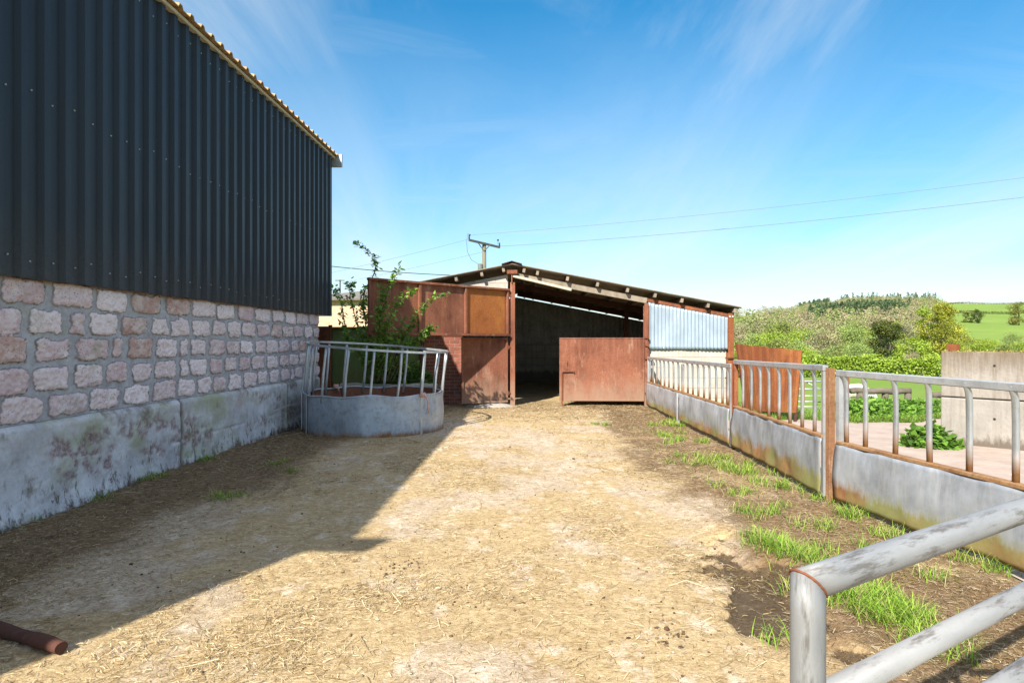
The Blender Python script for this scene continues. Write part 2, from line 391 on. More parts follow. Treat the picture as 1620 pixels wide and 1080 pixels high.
# straw bedding floor inside the shed
X,Y=np.meshgrid(np.linspace(-2.3,5.1,90),np.linspace(14.88,22.3,90)); n=fbm(X*2,Y*2,77,4)
Z=.012+(n-.4)*.07*ss(Y,14.9,15.6)
tag(npmesh('shed_floor',np.stack([X,Y,Z],-1).reshape(-1,3),grid_quads(90,90),YARD,None,True,np.stack([.12+0*X,.9+0*X,0*X],-1).reshape(-1,3)),kind='structure')

# pinkish concrete apron beyond the barriers
M=MT('pink_concrete'); f1=M.noise(3,7,.7); f2=M.noise(40,5,.7); f3=M.noise(5,6,.7,M.map((.6,3,1)))
c=M.mix(M.ramp(f1,[(.3,0),(.7,1)]),(.31,.245,.205),(.44,.36,.31)); c=M.mix(M.ramp(f3,[(.55,0),(.72,.7)]),c,(.26,.19,.14)); c=M.mix(M.ramp(f2,[(.5,0),(.75,.5)]),c,(.33,.25,.19))
M.set(c,.9,0,.2); M.bump(f2,.4,.01); APRON=M.m
def ap_edge(x): return 11.05+.05*x+.25*np.sin(x*1.7)+.1*np.sin(x*5.1)
gx=np.linspace(3.03,13,160); X=np.tile(gx,(120,1)); t=np.linspace(0,1,120)[:,None]; Y=-3+(ap_edge(X)+3)*t
Z=.004+(fbm(X*2,Y*2,51,4)-.5)*.03+.0*X
tag(npmesh('concrete_apron',np.stack([X,Y,Z],-1).reshape(-1,3),grid_quads(160,120),APRON,None,True),kind='structure')
# grass verge strip between apron and nettles
def gz(x,y): return float(terr(x,y))

# ------------------------------------------------------------------ blade / leaf scatter (numpy)
def blades(P,L,Wd,az,lean,col,seg=2,curl=.5):
    """flat tapering blades standing at P, bending over; returns V,Q,C"""
    n=len(P); t=np.linspace(0,1,seg+1)
    dx=np.cos(az);dy=np.sin(az)
    V=[];C=[]
    for i,u in enumerate(t):
        out=L*(lean*u+curl*u*u); up=L*np.sqrt(np.maximum(1-(lean*u+curl*u*u*.8)**2*.6,.1))*u
        wv=Wd*(1-u*.85)
        for sgn in (-1,1):
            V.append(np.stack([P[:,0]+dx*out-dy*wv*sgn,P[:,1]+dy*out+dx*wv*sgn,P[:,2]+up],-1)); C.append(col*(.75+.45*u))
    V=np.stack(V,1).reshape(-1,3); C=np.stack(C,1).reshape(-1,3); k=2*(seg+1)
    b=(np.arange(n)*k)[:,None]
    Q=np.concatenate([b+np.array([2*i,2*i+1,2*i+3,2*i+2]) for i in range(seg)],0)
    return V,Q,C
def leaves(P,size,col,rng,nrm=None,aspect=.55,droop=0.0):
    """one folded 4-point leaf per point, random orientation"""
    n=len(P)
    d=rng.normal(size=(n,3)); d[:,2]=d[:,2]*.7-droop; d/=np.linalg.norm(d,axis=1)[:,None]+1e-9
    r=rng.normal(size=(n,3))
    if nrm is not None: r=np.cross(d,nrm+rng.normal(size=(n,3))*.6)
    else: r=np.cross(d,r)
    r/=np.linalg.norm(r,axis=1)[:,None]+1e-9
    s=size[:,None]
    V=np.stack([P,P+d*s*.5+r*s*aspect*.5,P+d*s,P+d*s*.5-r*s*aspect*.5],1).reshape(-1,3)
    Q=np.arange(4*n).reshape(n,4)
    return V,Q,np.repeat(col,4,0)
def cmix(rng,n,cols,jit=.18):
    c=np.array(cols)[rng.integers(0,len(cols),n)]
    return np.clip(c*(1+rng.normal(size=(n,1))*jit),.005,.9)

# straw litter
rng=np.random.default_rng(3)
def yardz(x,y):
    x=np.asarray(x);y=np.asarray(y); m,s,wt,n,n2=masks(x,y)
    return .010+(fbm(x*9,y*9,31,4)-.5)*.022*(.35+.9*m)+(n-.5)*.05*(.25+m)-wt*.065+ss(-x,2.7,3.8)*.07*fbm(x*2,y*2,4)+.05*ss(x,1.7,2.6)*(fbm(x*3,y*3,8)-.3)+.045*np.exp(-((x-1.62-.1*np.sin(y*2))/.13)**2)*ss(y,2,3)*(1-ss(y,4.6,6))
N=330000
y=2.2+(14.6-2.2)*rng.random(N)**1.9; x=-3.9+6.8*rng.random(N)
m,s,wt,n,n2=masks(x,y)
dens=.10+.62*ss(fbm(x*1.7,y*1.7,61,4),.45,.65)*s+.55*ss(-x,1.9,3.0)+.25*ss(x,1.2,1.8)+.4*ss(y,10.5,13)
keep=rng.random(N)<dens; x=x[keep];y=y[keep]; N=len(x)
z=yardz(x,y)+.004+rng.random(N)*.008
L=np.where(rng.random(N)<.03,rng.uniform(.08,.22,N),rng.uniform(.012,.055,N)); az=rng.random(N)*math.pi*2+0*x
wd=rng.uniform(.0005,.0010,N)*(1+.16*y); tl=rng.normal(size=N)*.10
d=np.stack([np.cos(az),np.sin(az),tl],-1); r=np.stack([-np.sin(az),np.cos(az),rng.normal(size=N)*.4],-1)
P=np.stack([x,y,z],-1); bend=r*(rng.normal(size=(N,1))*.12)*L[:,None]
V=np.stack([P-d*L[:,None]/2-r*wd[:,None],P-d*L[:,None]/2+r*wd[:,None],P+bend+r*wd[:,None],P+bend-r*wd[:,None],P+d*L[:,None]/2+r*wd[:,None],P+d*L[:,None]/2-r*wd[:,None]],1).reshape(-1,3)
V[:,2]=np.maximum(V[:,2],np.repeat(z,6)-.004)
b=(np.arange(N)*6)[:,None]; Q=np.concatenate([b+np.array([0,1,2,3]),b+np.array([3,2,4,5])],0)
mm,_,_,_,_=masks(x,y)
c=cmix(rng,N,[(.56,.45,.26),(.60,.50,.33),(.48,.36,.19),(.32,.215,.09),(.18,.115,.05),(.26,.175,.08)],.15)*(1-.42*mm[:,None])
tag(npmesh('straw_litter',V,Q,ATTR,None,False,np.repeat(c,6,0)),'loose golden straw scattered over the concrete yard','straw',kind='stuff')

# clods, dung crumbs and small stones
def crumbs(pts,sizes,cols,rng):
    ico=[(0,0,-1),(.72,-.53,-.45),(-.28,-.85,-.45),(-.89,0,-.45),(-.28,.85,-.45),(.72,.53,-.45),(.28,-.85,.45),(-.72,-.53,.45),(-.72,.53,.45),(.28,.85,.45),(.89,0,.45),(0,0,1)]
    fc=[(0,1,2),(1,0,5),(0,2,3),(0,3,4),(0,4,5),(1,5,10),(2,1,6),(3,2,7),(4,3,8),(5,4,9),(1,10,6),(2,6,7),(3,7,8),(4,8,9),(5,9,10),(6,10,11),(7,6,11),(8,7,11),(9,8,11),(10,9,11)]
    I=np.array(ico);Fc=np.array(fc);n=len(pts)
    V=I[None]*(1+rng.normal(size=(n,12,1))*.18)*sizes[:,None,None]*np.array([1,1,.6])*(1+rng.normal(size=(n,1,3))*.2)+pts[:,None,:]
    Q=(np.arange(n)*12)[:,None,None]+Fc[None]
    return V.reshape(-1,3),Q.reshape(-1,3),np.repeat(cols,12,0)
N=1500; y=2.3+10*rng.random(N)**1.6; x=-3.6+6.4*rng.random(N)
k=ss(fbm(x*1.3,y*1.3,91,3),.5,.68)*.7+.12; kp=rng.random(N)<k; x=x[kp];y=y[kp]
cl=[]
for (px,py,nn) in ((625,905,26),(640,895,20),(780,850,14),(1060,1000,30),(1040,1010,18),(330,1060,16),(690,965,14),(740,930,10),(850,875,9)):
    cy=1420/(py-540); cx=wx(px,cy); cl.append(np.stack([cx+rng.normal(size=nn)*.07,cy+rng.normal(size=nn)*.10],-1))
cl=np.concatenate(cl); x=np.concatenate([x,cl[:,0]]); y=np.concatenate([y,cl[:,1]]); N=len(x)
sz=rng.uniform(.003,.008,N)*(1+.05*y); sz[rng.random(N)<.03]*=1.8
V,Q,C=crumbs(np.stack([x,y,yardz(x,y)+sz*.4],-1),sz,cmix(rng,N,[(.10,.06,.035),(.16,.10,.055),(.07,.05,.035),(.24,.17,.1),(.35,.3,.24)]),rng)
tag(npmesh('dung_crumbs',V,Q,ATTR,None,True,C),'dark brown dung crumbs dotted over the yard','dung',kind='stuff')

# grass growing through the yard
GP=[(1055,672,.34,150),(1050,690,.28,90),(1070,700,.2,50),(950,672,.14,40),(1110,730,.26,130),(1135,742,.26,120),(1160,748,.2,60),(1195,745,.25,90),(1215,765,.28,100),(1180,775,.22,70),(1345,822,.13,110),(1218,862,.08,70),(1255,888,.15,230),(1240,880,.09,110),(1330,940,.16,240),(1375,965,.2,330),(1420,975,.14,150),(1460,1005,.14,90),(1300,900,.12,40),(1500,1040,.2,90),(1280,835,.15,50),(1395,850,.1,40),(1320,870,.16,40),(1470,915,.08,30),(1200,815,.15,40),(1240,805,.2,50),(355,788,.1,60),(320,735,.14,80),(445,735,.12,30),(120,800,.12,60),(30,835,.12,60),(235,765,.1,40),(470,745,.1,25),(1550,900,.1,40),(1600,900,.12,40),(1225,1010,.04,18),(1440,790,.2,40),(1120,700,.2,40),(1270,790,.2,50),(1520,860,.12,30)]
VV=[];QQ=[];CC=[];off=0
def push(V,Q,C):
    global off
    VV.append(V);QQ.append(Q+off);CC.append(C);off+=len(V)
for (px,py,rad,nn) in GP:
    cy=1420/(py-540); cx=wx(px,cy); nn=int(nn*3.0)
    tc=max(2,int(nn/45)); tx=rng.normal(size=tc)*rad*.55; ty=rng.normal(size=tc)*rad*.85; ti=rng.integers(0,tc,nn); x=cx+tx[ti]+rng.normal(size=nn)*.045; y=cy+ty[ti]+rng.normal(size=nn)*.06
    P=np.stack([x,y,yardz(x,y)-.004],-1); sc_=1.0 if px>500 else .75
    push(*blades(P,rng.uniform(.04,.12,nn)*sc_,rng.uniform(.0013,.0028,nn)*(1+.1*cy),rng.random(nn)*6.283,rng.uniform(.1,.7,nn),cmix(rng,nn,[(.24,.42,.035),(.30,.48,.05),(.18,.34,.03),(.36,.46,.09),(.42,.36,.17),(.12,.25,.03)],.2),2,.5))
N=2500; x=rng.uniform(1.7,2.95,N); y=rng.uniform(3,13,N); k=rng.random(N)<ss(fbm(x*1.5,y*1.2,14,3),.58,.75)*.3; x=x[k];y=y[k];N=len(x)
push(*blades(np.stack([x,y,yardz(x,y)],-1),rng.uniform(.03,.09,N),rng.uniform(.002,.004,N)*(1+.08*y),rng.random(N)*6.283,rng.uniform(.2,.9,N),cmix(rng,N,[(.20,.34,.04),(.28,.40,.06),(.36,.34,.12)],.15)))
tag(npmesh('grass',np.concatenate(VV),np.concatenate(QQ),LEAF,None,False,np.concatenate(CC)),'bright green grass growing in tufts through the muddy yard','grass',kind='stuff')

# ------------------------------------------------------------------ the barn on the left
BX,BS=-3.913,.036                                  # wall face X = BX + BS*Y
ba=math.atan(BS)
barn=thing('barn','tall barn with dark blue corrugated cladding over a pink rough block wall','barn',(BX,0,0),-ba)
# local frame: y along wall, x out of the wall (towards yard)
YA,YB=-.95,11.42
def wallgrid(name,ya,yb,za,zb,res,hf,mat,parent,back=.25):
    ny=int((yb-ya)/res)+1; nz=int((zb-za)/res)+1
    U,Vv=np.meshgrid(np.linspace(ya,yb,ny),np.linspace(za,zb,nz))
    h,col=hf(U,Vv)
    V=np.stack([h,U,Vv],-1).reshape(-1,3); Q=grid_quads(ny,nz)
    # close into a solid
    n0=len(V); i=np.arange(ny*nz).reshape(nz,ny)
    rim=np.concatenate([i[0,:],i[1:,-1],i[-1,-2::-1],i[-2:0:-1,0]])
    B=V[rim].copy(); B[:,0]=-back; m=len(rim); nb=n0+np.arange(m)
    S=np.stack([rim,nb,np.roll(nb,-1),np.roll(rim,-1)],-1)
    cc=np.array([[n0,n0+ny-1,n0+ny-1+nz-1,n0+2*(ny-1)+nz-1]])
    V=np.concatenate([V,B]); Q=np.concatenate([Q,S,cc[:,::-1]])
    C=col.reshape(-1,col.shape[-1]); C=np.concatenate([C,C[rim]])
    return npmesh(name,V,Q,mat,parent,True,C)
ZB0,ZB1=.785,1.915
def blocks(U,Vv):
    rh=(ZB1-ZB0)/5; h=np.zeros_like(U); mask=np.zeros_like(U); tint=np.zeros_like(U); t2=np.zeros_like(U)
    rr=random.Random(5)
    for r in range(5):
        p=.51 if r==4 else .41
        e=[YA-rr.random()*.4]
        while e[-1]<YB+.6: e.append(e[-1]+p*rr.uniform(.86,1.16)*(1 if rr.random()<.93 else .5))
        e=np.array(e); row=(Vv>=ZB0+r*rh-.001)&(Vv<=ZB0+(r+1)*rh+.001)
        j=np.clip(np.searchsorted(e,U)-1,0,len(e)-2)
        jx=_h(j,np.full_like(j,r),3)-.5; jy=_h(j,np.full_like(j,r),4)-.5; js=_h(j,np.full_like(j,r),6)
        cu=(e[j]+e[j+1])/2+jx*.02; cv=ZB0+(r+.5)*rh+jy*.016
        hu=(e[j+1]-e[j])/2-.024-js*.018; hv=rh/2-.014-.012*_h(j,np.full_like(j,r),8)-(.0 if r<4 else -.004)
        wu=(fbm(U*8+j*3.1,Vv*8+r*7,40,4)-.5)*.075; wv=(fbm(U*8+j*5.7,Vv*8+r*3,44,4)-.5)*.058
        a=np.abs(U-cu+wu)/hu; b=np.abs(Vv-cv+wv)/hv
        q=(a**7+b**7)**(1/7)
        dist=(1-q)*np.minimum(hu,hv)
        mk=ss(dist+(fbm(U*42,Vv*42,46,3)-.5)*.022,-.003,.006)
        f=fbm(U*14+j,Vv*14+r,50,4)
        hh=mk*(.010+.010*ss(dist,0,.03)+.030*(f-.5)+.026*(fbm(U*44,Vv*44,52,2)-.5))
        h=np.where(row,hh,h); mask=np.where(row,mk,mask); tint=np.where(row,_h(j,np.full_like(j,r),12),tint); t2=np.where(row,_h(j,np.full_like(j,r),13),t2)
    mort=(1-mask)*(fbm(U*18,Vv*18,60,4)-.5)*.018
    return h+mort,np.stack([mask,tint,t2],-1)
M=MT('rough_block_wall'); at=M.sepc(M.attr()); f1=M.noise(35,6,.72); f2=M.noise(6,6,.7); f3=M.noise(1.2,5,.6); pit=M.voro(48)
bl=M.mix(at[1],(.53,.375,.385),(.77,.655,.67)); bl=M.mix(M.ramp(at[2],[(.72,0),(.95,.75)]),bl,(.40,.21,.15)); bl=M.mix(M.ramp(f2,[(.42,0),(.68,.7)]),bl,(.76,.69,.67)); bl=M.mix(M.ramp(f1,[(.54,0),(.72,.7)]),bl,(.26,.165,.145))
bl=M.mix(M.math('MULTIPLY',M.ramp(pit,[(.14,.9),(.3,0)]),M.ramp(M.noise(2.3,4,.6,M.map((1,1,1),(7,7,7))),[(.42,.15),(.6,1)])),bl,(.15,.085,.075))
mo=M.mix(M.ramp(f2,[(.3,0),(.7,1)]),(.27,.26,.275),(.47,.465,.49)); mo=M.mix(M.ramp(f1,[(.52,0),(.75,.5)]),mo,(.16,.135,.12))
c=M.mix(at[0],mo,bl)
ed=M.math('MULTIPLY',M.math('MULTIPLY',at[0],M.math('SUBTRACT',1.0,at[0])),3.4,True); c=M.mix(M.math('MULTIPLY',ed,M.ramp(f2,[(.3,.3),(.6,1)])),c,(.10,.085,.08))
c=M.mix(M.ramp(f3,[(.56,0),(.7,.45)]),c,(.42,.42,.40)); c=M.mix(M.ramp(M.noise(2.1,6,.7,M.map((1,1,1),(4,9,2))),[(.6,0),(.74,.55)]),c,(.27,.29,.16))
z=M.sep()[2]; c=M.mix(M.mr(M.math('ADD',z,M.math('MULTIPLY',M.math('SUBTRACT',f2,.5),.06)),1.87,1.915,0,.9),c,(.23,.11,.045))
M.set(c,.92,0,.2); M.bump(M.mix(.4,f1,pit),.5,.01)
wallgrid('block_wall',YA,YB,ZB0,ZB1,.0105,blocks,M.m,barn)
def cbase(U,Vv):
    h=.045+(fbm(U*1.3,Vv*2,70,4)-.5)*.035+(fbm(U*9,Vv*9,71,4)-.5)*.014
    for yj in (2.1,6.93,9.93): h=h-.030*np.exp(-((U-yj+(fbm(Vv*6,Vv*0+yj,72,3)-.5)*.05)/.020)**2)
    h=h-.05*ss(Vv,.74,.80)*(.4+fbm(U*5,Vv*5,73,3))
    h=h+.05*ss(-Vv,-.22,-.0)*fbm(U*3,Vv*4,74,3)
    h=h-.02*np.exp(-((Vv-.30-.08*fbm(U*.9,U*0,75,3))/.012)**2)*ss(fbm(U*.8,U*0,76,3),.4,.6)
    jn=0*U
    for yj in (2.1,6.93,9.93): jn=np.maximum(jn,np.exp(-((U-yj+(fbm(Vv*6,Vv*0+yj,72,3)-.5)*.05)/.026)**2))
    pk=ss(fbm(U*1.1,Vv*2.2,78,4),.52,.60)*ss(fbm(U*16,Vv*16,79,4),.42,.6)*ss(Vv,.12,.25)*(1-ss(Vv,.6,.72))
    h=h-pk*.012*fbm(U*40,Vv*40,80,2)
    cr=np.exp(-((Vv-.42-.16*(fbm(U*.8,U*0,75,4)-.5))/.008)**2)*ss(fbm(U*1.1,U*0,76,3),.42,.55)
    return h,np.stack([jn,pk,cr],-1)
M=MT('stained_concrete_base'); f1=M.noise(30,6,.72); f2=M.noise(2.2,7,.68); f3=M.noise(9,7,.75,M.map((1,1,.55))); f4=M.noise(1.3,6,.65,M.map((1,1,1.5),(5,2,1))); dr=M.noise(6,6,.7,M.map((2,2,.25)))
c=M.mix(M.ramp(f2,[(.3,0),(.68,1)]),(.32,.315,.33),(.68,.68,.71)); c=M.mix(M.ramp(f4,[(.48,0),(.64,.75)]),c,(.30,.31,.17)); c=M.mix(M.ramp(M.noise(2.5,6,.7,M.map((1,1,1),(1,8,2))),[(.56,0),(.68,.6)]),c,(.40,.30,.27))
c=M.mix(M.ramp(dr,[(.55,0),(.72,.4)]),c,(.60,.60,.60)); c=M.mix(M.ramp(f1,[(.52,0),(.75,.4)]),c,(.20,.17,.15))
c=M.mix(M.ramp(M.noise(1.6,5,.7,M.map((1,1,1),(3,3,7))),[(.55,0),(.63,.8)]),c,M.mix(f1,(.09,.07,.05),(.27,.23,.17)))
at=M.sepc(M.attr()); c=M.mix(M.math('MULTIPLY',at[1],.8),c,M.mix(M.ramp(f1,[(.45,0),(.6,1)]),(.17,.10,.10),(.42,.32,.31))); c=M.mix(at[0],c,(.13,.10,.085)); c=M.mix(M.math('MULTIPLY',at[2],.6),c,(.62,.62,.62)); z=M.sep()[2]; zz=M.math('ADD',z,M.math('MULTIPLY',M.math('SUBTRACT',f3,.5),.9)); c=M.mix(M.mr(zz,.0,.12,.95,0),c,(.085,.062,.045))
sp=M.noise(13,5,.7,M.map((1,1.3,.6),(2,2,2))); c=M.mix(M.math('MULTIPLY',M.ramp(sp,[(.58,0),(.64,1)]),M.mr(z,.15,.55,.9,0)),c,(.10,.075,.055))
M.set(c,.9,0,.2); M.bump(M.mix(.4,f1,f3),.5,.012)
wallgrid('concrete_base',YA,YB,-.1,ZB0,.016,cbase,M.m,barn)
# cladding : box-profile steel sheet
def boxprofile(L0,L1,pitch,depth,crown=.28,flank=.12):
    pts=[];y=L0
    while y<L1:
        a=pitch
        for t,h in ((0,0),(1-crown-2*flank,0),(1-crown-flank,1),(1-flank,1)):
            if y+t*a<=L1: pts.append((y+t*a,h*depth))
        y+=a
    pts.append((L1,0)); return pts
prof=boxprofile(YA-.03,12.04,.2225,.036)
mb=MB()
vs=[];fs=[]; zs=[1.90,4.90]
for (y,h) in prof:
    for z in zs: vs.append((.052+h,y,z))
k=len(prof); fs=[(2*i,2*i+2,2*i+3,2*i+1) for i in range(k-1)]; mb.add(vs,fs)
o=len(mb.v); mb.add([(x-.004,y,z) for x,y,z in vs],[f[::-1] for f in fs])
for j in (0,1):
    mb.f+= [(2*i+j,2*i+2+j,o+2*i+2+j,o+2*i+j) for i in range(k-1)]
M=MT('dark_blue_cladding'); f1=M.noise(1.2,5,.6,M.map((1,1,.3))); f2=M.noise(40,5,.7); f3=M.noise(5,6,.7,M.map((1,2.5,.18)))
c=M.mix(M.ramp(f1,[(.3,0),(.7,1)]),(.012,.0145,.020),(.019,.0225,.030)); c=M.mix(M.ramp(f3,[(.6,0),(.8,.35)]),c,(.035,.037,.042)); c=M.mix(M.ramp(f2,[(.68,0),(.8,.25)]),c,(.06,.06,.06))
wn=M.n('ShaderNodeTexWhiteNoise',noise_dimensions='1D'); M.L(M.math('FLOOR',M.math('DIVIDE',M.sep()[1],.89)),wn.inputs['W']); c=M.mix(M.mr(wn.outputs[0],0,1,.0,.45),c,(.026,.034,.048)); zc_=M.sep()[2]; c=M.mix(M.math('MULTIPLY',M.mr(M.math('ADD',zc_,M.math('MULTIPLY',f3,.5)),2.1,2.75,.5,0),M.ramp(f2,[(.35,.2),(.65,1)])),c,(.075,.068,.06))
M.set(c,M.mr(f1,0,1,.34,.5),0,.25); M.bump(M.noise(2.2,3,.5,M.map((1,1,.5))),.5,.03); CLAD=M.m
mb.build('cladding',CLAD,barn,False,False)
# fixings
fx=MB(); fx.tube([(0,0,0),(.006,0,0)],.0075,7); fx.tube([(.006,0,0),(.011,0,0)],.0045,6)
WH=plain('white_cap',(.36,.38,.40),.15,.5,0,20,bump=0)
first=None; cnt=0
for zr,s0,stp in ((3.32,3.6,.2225),(4.72,5.6,.2225),(2.06,3.6,.2225)):
    y=YA-.03+round((s0-YA)/.2225)*.2225+.045
    while y<11.95 and cnt<100:
        if first is None: first=fx.build('fixing',WH,barn); o=first
        else:
            o=first.copy(); COL.objects.link(o); o.parent=barn
        o.location=(.053,y+R.uniform(-.02,.02),zr+R.uniform(-.035,.035)); cnt+=1; y+=stp
# bird droppings streak on the cladding
for (y,z,l,ww) in ((5.42,3.55,.13,.011),(5.43,3.42,.05,.014),(5.42,3.30,.16,.004),(5.9,3.2,.04,.008)):
    m=8; pts=[(.0545,y+math.cos(2*math.pi*i/m)*ww*R.uniform(.7,1.2),z+math.sin(2*math.pi*i/m)*l*R.uniform(.45,.6)) for i in range(m)]
    mb=MB(); mb.add(pts,[tuple(range(m))]); mb.build('dropping_streak',bpy.data.materials.get('white_streak') or plain('white_streak',(.5,.52,.54),.2,.8),barn,False,False)
# roof : profiled brown sheets, two pitches, ridge
RP=math.radians(13)
prof=boxprofile(YA-.09,12.13,.2225,.042,.22,.10)
mb=MB(); th=.012
def slope(xe,ze,xr,zr):
    vs=[]
    for (y,h) in prof: vs+= [(xe,y,ze+h),(xr,y,zr+h),(xe,y,ze+h-th),(xr,y,zr+h-th)]
    k=len(prof); fs=[]
    for i in range(k-1):
        a=4*i;b=4*i+4
        fs+=[(a,b,b+1,a+1),(a+2,a+3,b+3,b+2),(a,a+2,b+2,b),(a+1,b+1,b+3,a+3)]
    mb.add(vs,fs)
slope(.17,4.945,-5.6,4.945+5.77*math.tan(RP)); slope(-11.4,4.945,-5.6,4.945+5.77*math.tan(RP))
M=MT('tan_roof_sheet'); f1=M.noise(3,6,.7); f2=M.noise(30,5,.7)
c=M.mix(M.ramp(f1,[(.3,0),(.7,1)]),(.34,.205,.10),(.50,.325,.165)); c=M.mix(M.ramp(f2,[(.5,0),(.75,.6)]),c,(.2,.12,.06)); M.set(c,.85,0,.2); M.bump(f2,.3,.01); TANROOF=M.m
mb.build('roof',TANROOF,barn,False,False)
mb=MB(); mb.box((.02,YA-.03,4.895),(.115,12.05,4.935),None,.006); mb.build('eaves_filler',PALEP,barn)
for y0_ in (YA-.12,12.06):
    mb=MB(); e_=.42 if y0_<0 else .24; mb.box((-.1,y0_,4.74),(e_,y0_+.05,4.99),None,.01); mb.build('barge_flashing',GALV,barn)
# remaining walls close the building
mb=MB(); mb.box((-11.2,YA,-.1),(-.26,YA+.2,4.9)); mb.box((-11.2,11.25,-.1),(-.26,11.42,4.9)); mb.box((-11.2,YA+.2,-.1),(-11.0,11.25,4.9))
mb.add([(-11.2,YA+.05,4.9),(-.05,YA+.05,4.9),(-5.6,YA+.05,6.2)],[(0,1,2)]); mb.add([(-11.2,11.4,4.9),(-.05,11.4,4.9),(-5.6,11.4,6.2)],[(0,1,2)])
mb.build('end_wall',CLAD,barn,False,False)
mb=MB(); mb.box((-.25,11.425,1.9),(.05,12.02,1.93)); mb.box((-11.2,11.96,1.9),(.05,12.0,4.9)); mb.build('end_cladding',CLAD,barn)

# ------------------------------------------------------------------ livestock shed
shed=thing('livestock_shed','low open fronted cattle shed with a shallow gable roof and rusty doors','shed',(0,13.9,0),math.atan2(-.06,2.83))
# local x along the front (towards right), y into the shed.
ux=Vector((2.83,-.06,0)).normalized()
def SL(px):                # local x on the front plane for a photo column
    p=(px-810)/F; # (lx*ux.x)/(13.9+lx*ux.y)=p
    return p*13.9/(ux.x-p*ux.y)
def SZ(lx,py): return wz(py,13.9+lx*ux.y)
LW=-2.35; xp1=SL(807); xp2=SL(1022); xp3=SL(1155); RE=SL(1168); LE=-2.5
zr=SZ(0,420); zR=SZ(RE,488); zL=zr-(zr-zR)/RE*(-LE)*1.0
def roofz(x): return zr+(zR-zr)*x/RE if x>=0 else zr+(zL-zr)*x/LE
DEP=7.9
def corrug(ax,a0,a1,pitch,amp,n=6):
    m=int((a1-a0)/pitch*n)+1; return [(a0+(a1-a0)*i/m, amp*math.sin(2*math.pi*(a0+(a1-a0)*i/m)/pitch)) for i in range(m+1)]
ASB=MT('weathered_fibre_cement'); f1=ASB.noise(2,6,.7); f2=ASB.noise(25,5,.7)
c=ASB.mix(ASB.ramp(f1,[(.3,0),(.7,1)]),(.15,.125,.10),(.27,.235,.19)); c=ASB.mix(ASB.ramp(f2,[(.55,0),(.75,.6)]),c,(.08,.065,.05)); ASB.set(c,.9,0,.2); ASB.bump(f2,.3,.01); ASB=ASB.m
for nm,xa,xb in (('roof',0.0,RE),('roof',LE,0.0)):
    mb=MB(); vs=[]; fs=[]; pr=corrug(0,-.22,DEP+.3,.146,.022)
    for (y,h) in pr: vs+=[(xa,y,roofz(xa)+h+.02),(xb,y,roofz(xb)+h+.02),(xa,y,roofz(xa)+h+.008),(xb,y,roofz(xb)+h+.008)]
    for i in range(len(pr)-1):
        a=4*i;b=a+4; fs+=[(a,b,b+1,a+1),(a+2,a+3,b+3,b+2),(a,a+2,b+2,b),(a+1,b+1,b+3,a+3)]
    fs+=[(0,1,3,2)]; mb.add(vs,fs); mb.build(nm,ASB,shed,False,False)
mb=MB()
for i in range(2):
    sgn=1 if i==0 else -1; e=.22*sgn
    mb.add([(0,-.26,zr+.075),(e,-.26,roofz(e)+.055),(e,DEP+.32,roofz(e)+.055),(0,DEP+.32,zr+.075),(0,-.26,zr+.06),(e,-.26,roofz(e)+.03),(e,DEP+.32,roofz(e)+.03),(0,DEP+.32,zr+.06)],[(0,1,2,3),(4,7,6,5),(0,4,5,1),(1,5,6,2),(2,6,7,3),(3,7,4,0)])
mb.build('ridge_cap',RUSTD,shed)
# dark rusty barge edge under the sheets
# purlins (ends show along the front edge)
pur=[SL(829),SL(850),SL(897),SL(944),SL(991),SL(1034),SL(1076),SL(1117),SL(1159),SL(797),SL(763),SL(723),SL(682)]
for lx in pur:
    zz=roofz(lx)-.085; sl_=math.atan2(zR-zr,RE)*(1 if lx>=0 else -1)
    mb=MB(); m=Matrix.Translation((lx,0,zz))@Matrix.Rotation(-sl_,4,'Y')
    mb.box((-.03,-.17,-.035),(.03,DEP+.2,.065),m,.004); mb.build('purlin',TIMB,shed)
# front rafters
def rafter(xa,xb,drop,y,w,h,mat,name):
    mb=MB(); mb.beam((xa,y,roofz(xa)-drop),(xb,y,roofz(xb)-drop),w,h,(0,0,1),.006); return mb.build(name,mat,shed)
rafter(.05,xp2+.02,.205,.02,.075,.13,TIMB,'front_rafter'); rafter(xp2+.02,RE-.1,.185,.02,.06,.085,RUST,'front_rafter')
for yy in (2.7,5.4):
    rafter(.05,RE-.1,.20,yy,.09,.15,RUSTD,'rafter'); rafter(LE+.1,-.05,.20,yy,.09,.15,RUSTD,'rafter')
mb=MB(); mb.beam((.02,-.06,SZ(.02,437)),(SL(904),-.06,SZ(1.3,459)),.05,.058,(0,0,1),.01); mb.build('cream_rail',PALEP,shed)
# posts
def hpost(lx,w,z0,z1,name='post',y=0,mat=RUSTP):
    mb=MB(); mb.box((lx-w/2,y-.07,z0),(lx+w/2,y-.058,z1)); mb.box((lx-w/2,y+.058,z0),(lx+w/2,y+.07,z1)); mb.box((lx-.006,y-.058,z0),(lx+.006,y+.058,z1)); return mb.build(name,mat,shed)
hpost(SL(811),.105,-.05,SZ(0,447)); hpost(xp2,.095,-.05,roofz(xp2)-.27); hpost(xp3,.125,-.05,roofz(xp3)-.14,mat=RUSTO)
mb=MB(); mb.box((-.11,-.13,SZ(0,434)),(.12,-.02,SZ(0,428)),None,.004); mb.tube([(-.0,-.09,SZ(0,448)),(0,-.09,SZ(0,434))],.014,8)
for k in (-.05,.06): mb.tube([(k,-.14,SZ(0,431)),(k,-.12,SZ(0,431))],.02,8)
mb.build('ridge_bracket',RUSTP,shed)
